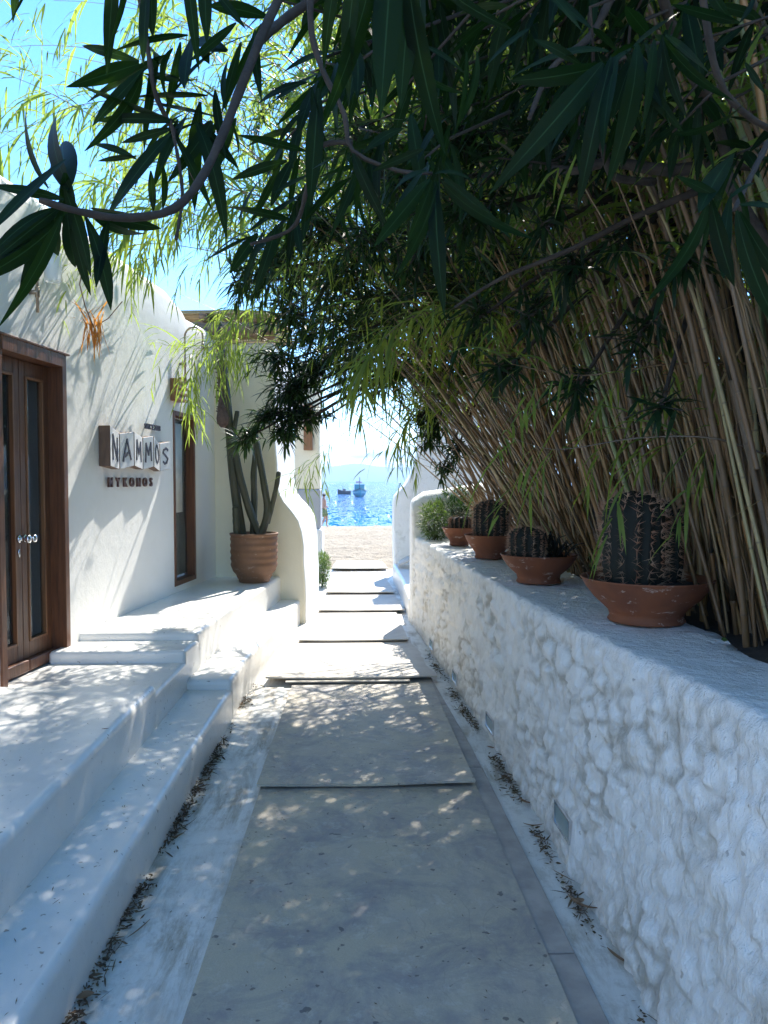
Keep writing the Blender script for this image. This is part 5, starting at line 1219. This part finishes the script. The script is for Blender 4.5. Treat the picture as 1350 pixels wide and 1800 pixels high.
# ------------------------------------------------------------------ boats and bather
def hull(name, c, L_, bm_, h, mat, ang, label, cat, cabin=None):
    t = thing(name, c, label, cat); m = MB(); K = 12; c = Vector(c); ca, sa = math.cos(ang), math.sin(ang)
    def X(p): return (c.x + p[0] * ca - p[1] * sa, c.y + p[0] * sa + p[1] * ca, c.z + p[2])
    sec = []
    for k in range(K + 1):
        s = k / K; y = (s - .5) * L_; wv = bm_ / 2 * (math.sin(math.pi * min(1, .12 + s * .88)) ** .6 if s > .5 else 1 - .35 * (1 - s * 2) ** 3) ; wv = max(.03, wv * (1 - max(0, s - .55) ** 2 * 3.5)); sh = h * (1 + .55 * max(0, s - .4) ** 2 * 3)
        sec.append([X((-wv, y, sh)), X((-wv * .85, y, sh * .45)), X((-wv * .4, y, -.15)), X((0, y, -.25)), X((wv * .4, y, -.15)), X((wv * .85, y, sh * .45)), X((wv, y, sh)), X((wv * .8, y, sh * .8)), X((-wv * .8, y, sh * .8))])
    n = 9; vs = [p for s_ in sec for p in s_]; fs = [(i * n + j, i * n + (j + 1) % n, (i + 1) * n + (j + 1) % n, (i + 1) * n + j) for i in range(K) for j in range(n)] + [tuple(range(n)), tuple(K * n + j for j in range(n))[::-1]]
    up_fix(mk('hull', vs, fs, mat, t)); 
    m = MB(); rim = [Vector(s_[0]) for s_ in sec] + [Vector(s_[6]) for s_ in sec[::-1]]; m.tube(rim + [rim[0]], .04, 5, False); m.obj('gunwale', M['boatdark'], t)
    if cabin:
        w_, l_, hh_, y_ = cabin; m = MB(); m.box(-w_ / 2, w_ / 2, y_ - l_ / 2, y_ + l_ / 2, h * .8, h * .8 + hh_, xf=lambda a, b_, c_: X((a, b_, c_))); bevel(up_fix(m.obj('cabin', mat, t)), .06, 2)
        m = MB(); m.tube([X((0, y_ + l_ / 2, h)), X((0, y_ + l_ / 2, h + hh_ * 1.7))], .05, 6); m.obj('mast', M['boatdark'], t)
        m = MB(); m.box(-w_ * .4, w_ * .4, y_ - l_ / 2 - .03, y_ - l_ / 2 + .01, h * .8 + hh_ * .45, h * .8 + hh_ * .8, xf=lambda a, b_, c_: X((a, b_, c_))); m.obj('windscreen', M['glass'], t)
    return t
b1 = P(632, 873, 118); hull('fishing_boat', (b1.x, 118, -.9), 5.4, 2.2, .85, M['boatblue'], math.pi + .05, 'turquoise wooden fishing boat moored bow on off the beach', 'boat', (1.5, 1.6, 1.25, -.2))
b2 = P(605, 868, 140); hull('dinghy', (b2.x, 140, -.9), 2.4, 1.2, .6, M['boatdark'], math.pi / 2 + .1, 'small dark dinghy floating left of the turquoise boat', 'boat', (.5, .5, .5, 0))
b3 = P(631, 847, 800); hull('red_vessel', (b3.x, 800, -.9), 6.2, 3, 1.6, M['boatred'], math.pi / 2, 'tiny red vessel on the horizon above the turquoise boat', 'boat', (1.5, 2, 1, 0))

def person():
    Y = 39.0; X0 = (569 - 625) / 1350 * Y; Z0 = sand_z(X0, Y) + .01
    t = thing('person', (X0, Y, Z0), 'bare chested person in dark patterned swim shorts and pale cap walking by the water', 'person')
    V = [(0, 0, .92), (0, 0, 1.10), (.0, 0, 1.28), (.01, 0, 1.42), (.02, -.01, 1.50), (.03, -.02, 1.60), (.035, -.03, 1.70), # spine 0..6
         (-.02, -.08, .88), (.06, -.10, .50), (-.10, -.12, .10), (-.02, -.2, .03), # leg near 7-10
         (.02, .08, .88), (.16, .08, .52), (.14, .10, .12), (.24, .04, .05), # leg 11-14
         (-.01, -.19, 1.40), (-.05, -.24, 1.12), (.10, -.26, .92), (.0, .19, 1.40), (.06, .24, 1.13), (.22, .2, 1.0)]
    E = [(0, 1), (1, 2), (2, 3), (3, 4), (4, 5), (5, 6), (0, 7), (7, 8), (8, 9), (9, 10), (0, 11), (11, 12), (12, 13), (13, 14), (3, 15), (15, 16), (16, 17), (3, 18), (18, 19), (19, 20)]
    Rr = [.15, .14, .16, .12, .055, .085, .07, .10, .065, .04, .035, .10, .065, .04, .035, .06, .045, .03, .06, .045, .03]
    me = bpy.data.meshes.new('body'); me.from_pydata(V, E, []); o = bpy.data.objects.new('body', me); COL.objects.link(o)
    sk = o.modifiers.new('skin', 'SKIN'); ss = o.modifiers.new('sub', 'SUBSURF'); ss.levels = 2; ss.render_levels = 2
    for i, r in enumerate(Rr): me.skin_vertices[0].data[i].radius = (r, r)
    me.skin_vertices[0].data[0].use_root = True; me.materials.append(M['skin']); o.parent = t; WL_[o.name] = Vector((X0, Y, Z0))
    m = MB()
    for (a, b_) in (((-.01, -.09, .90), (.05, -.10, .56)), ((.02, .09, .90), (.13, .085, .58))):
        a, b_ = Vector(a), Vector(b_); m.tube([a + Vector((0, 0, .08)), a.lerp(b_, .4), b_], [.13, .125, .115], 12)
    m.tube([(0, 0, .82), (0, 0, .98)], [.18, .165], 14)
    m.v = [(x + X0, y + Y, z + Z0) for x, y, z in m.v]; m.obj('shorts', M['trunks'], t)
    m = MB(); m.lathe([(.0, .12), (.05, .11), (.09, .06), (.098, .0), (.093, -.01)], 14, (X0 + .035, Y - .03, Z0 + 1.69)); m.prism([(X0 + .1, Y - .1), (X0 + .2, Y - .08), (X0 + .2, Y + .02), (X0 + .1, Y + .04)], Z0 + 1.69, Z0 + 1.70); m.obj('cap', M['cap'], t)
    m = MB(); m.lathe([(.088, .03), (.092, -.02), (.07, -.09), (.03, -.11)], 12, (X0 + .02, Y - .03, Z0 + 1.67)); m.obj('hair', M['hair'], t)
person()
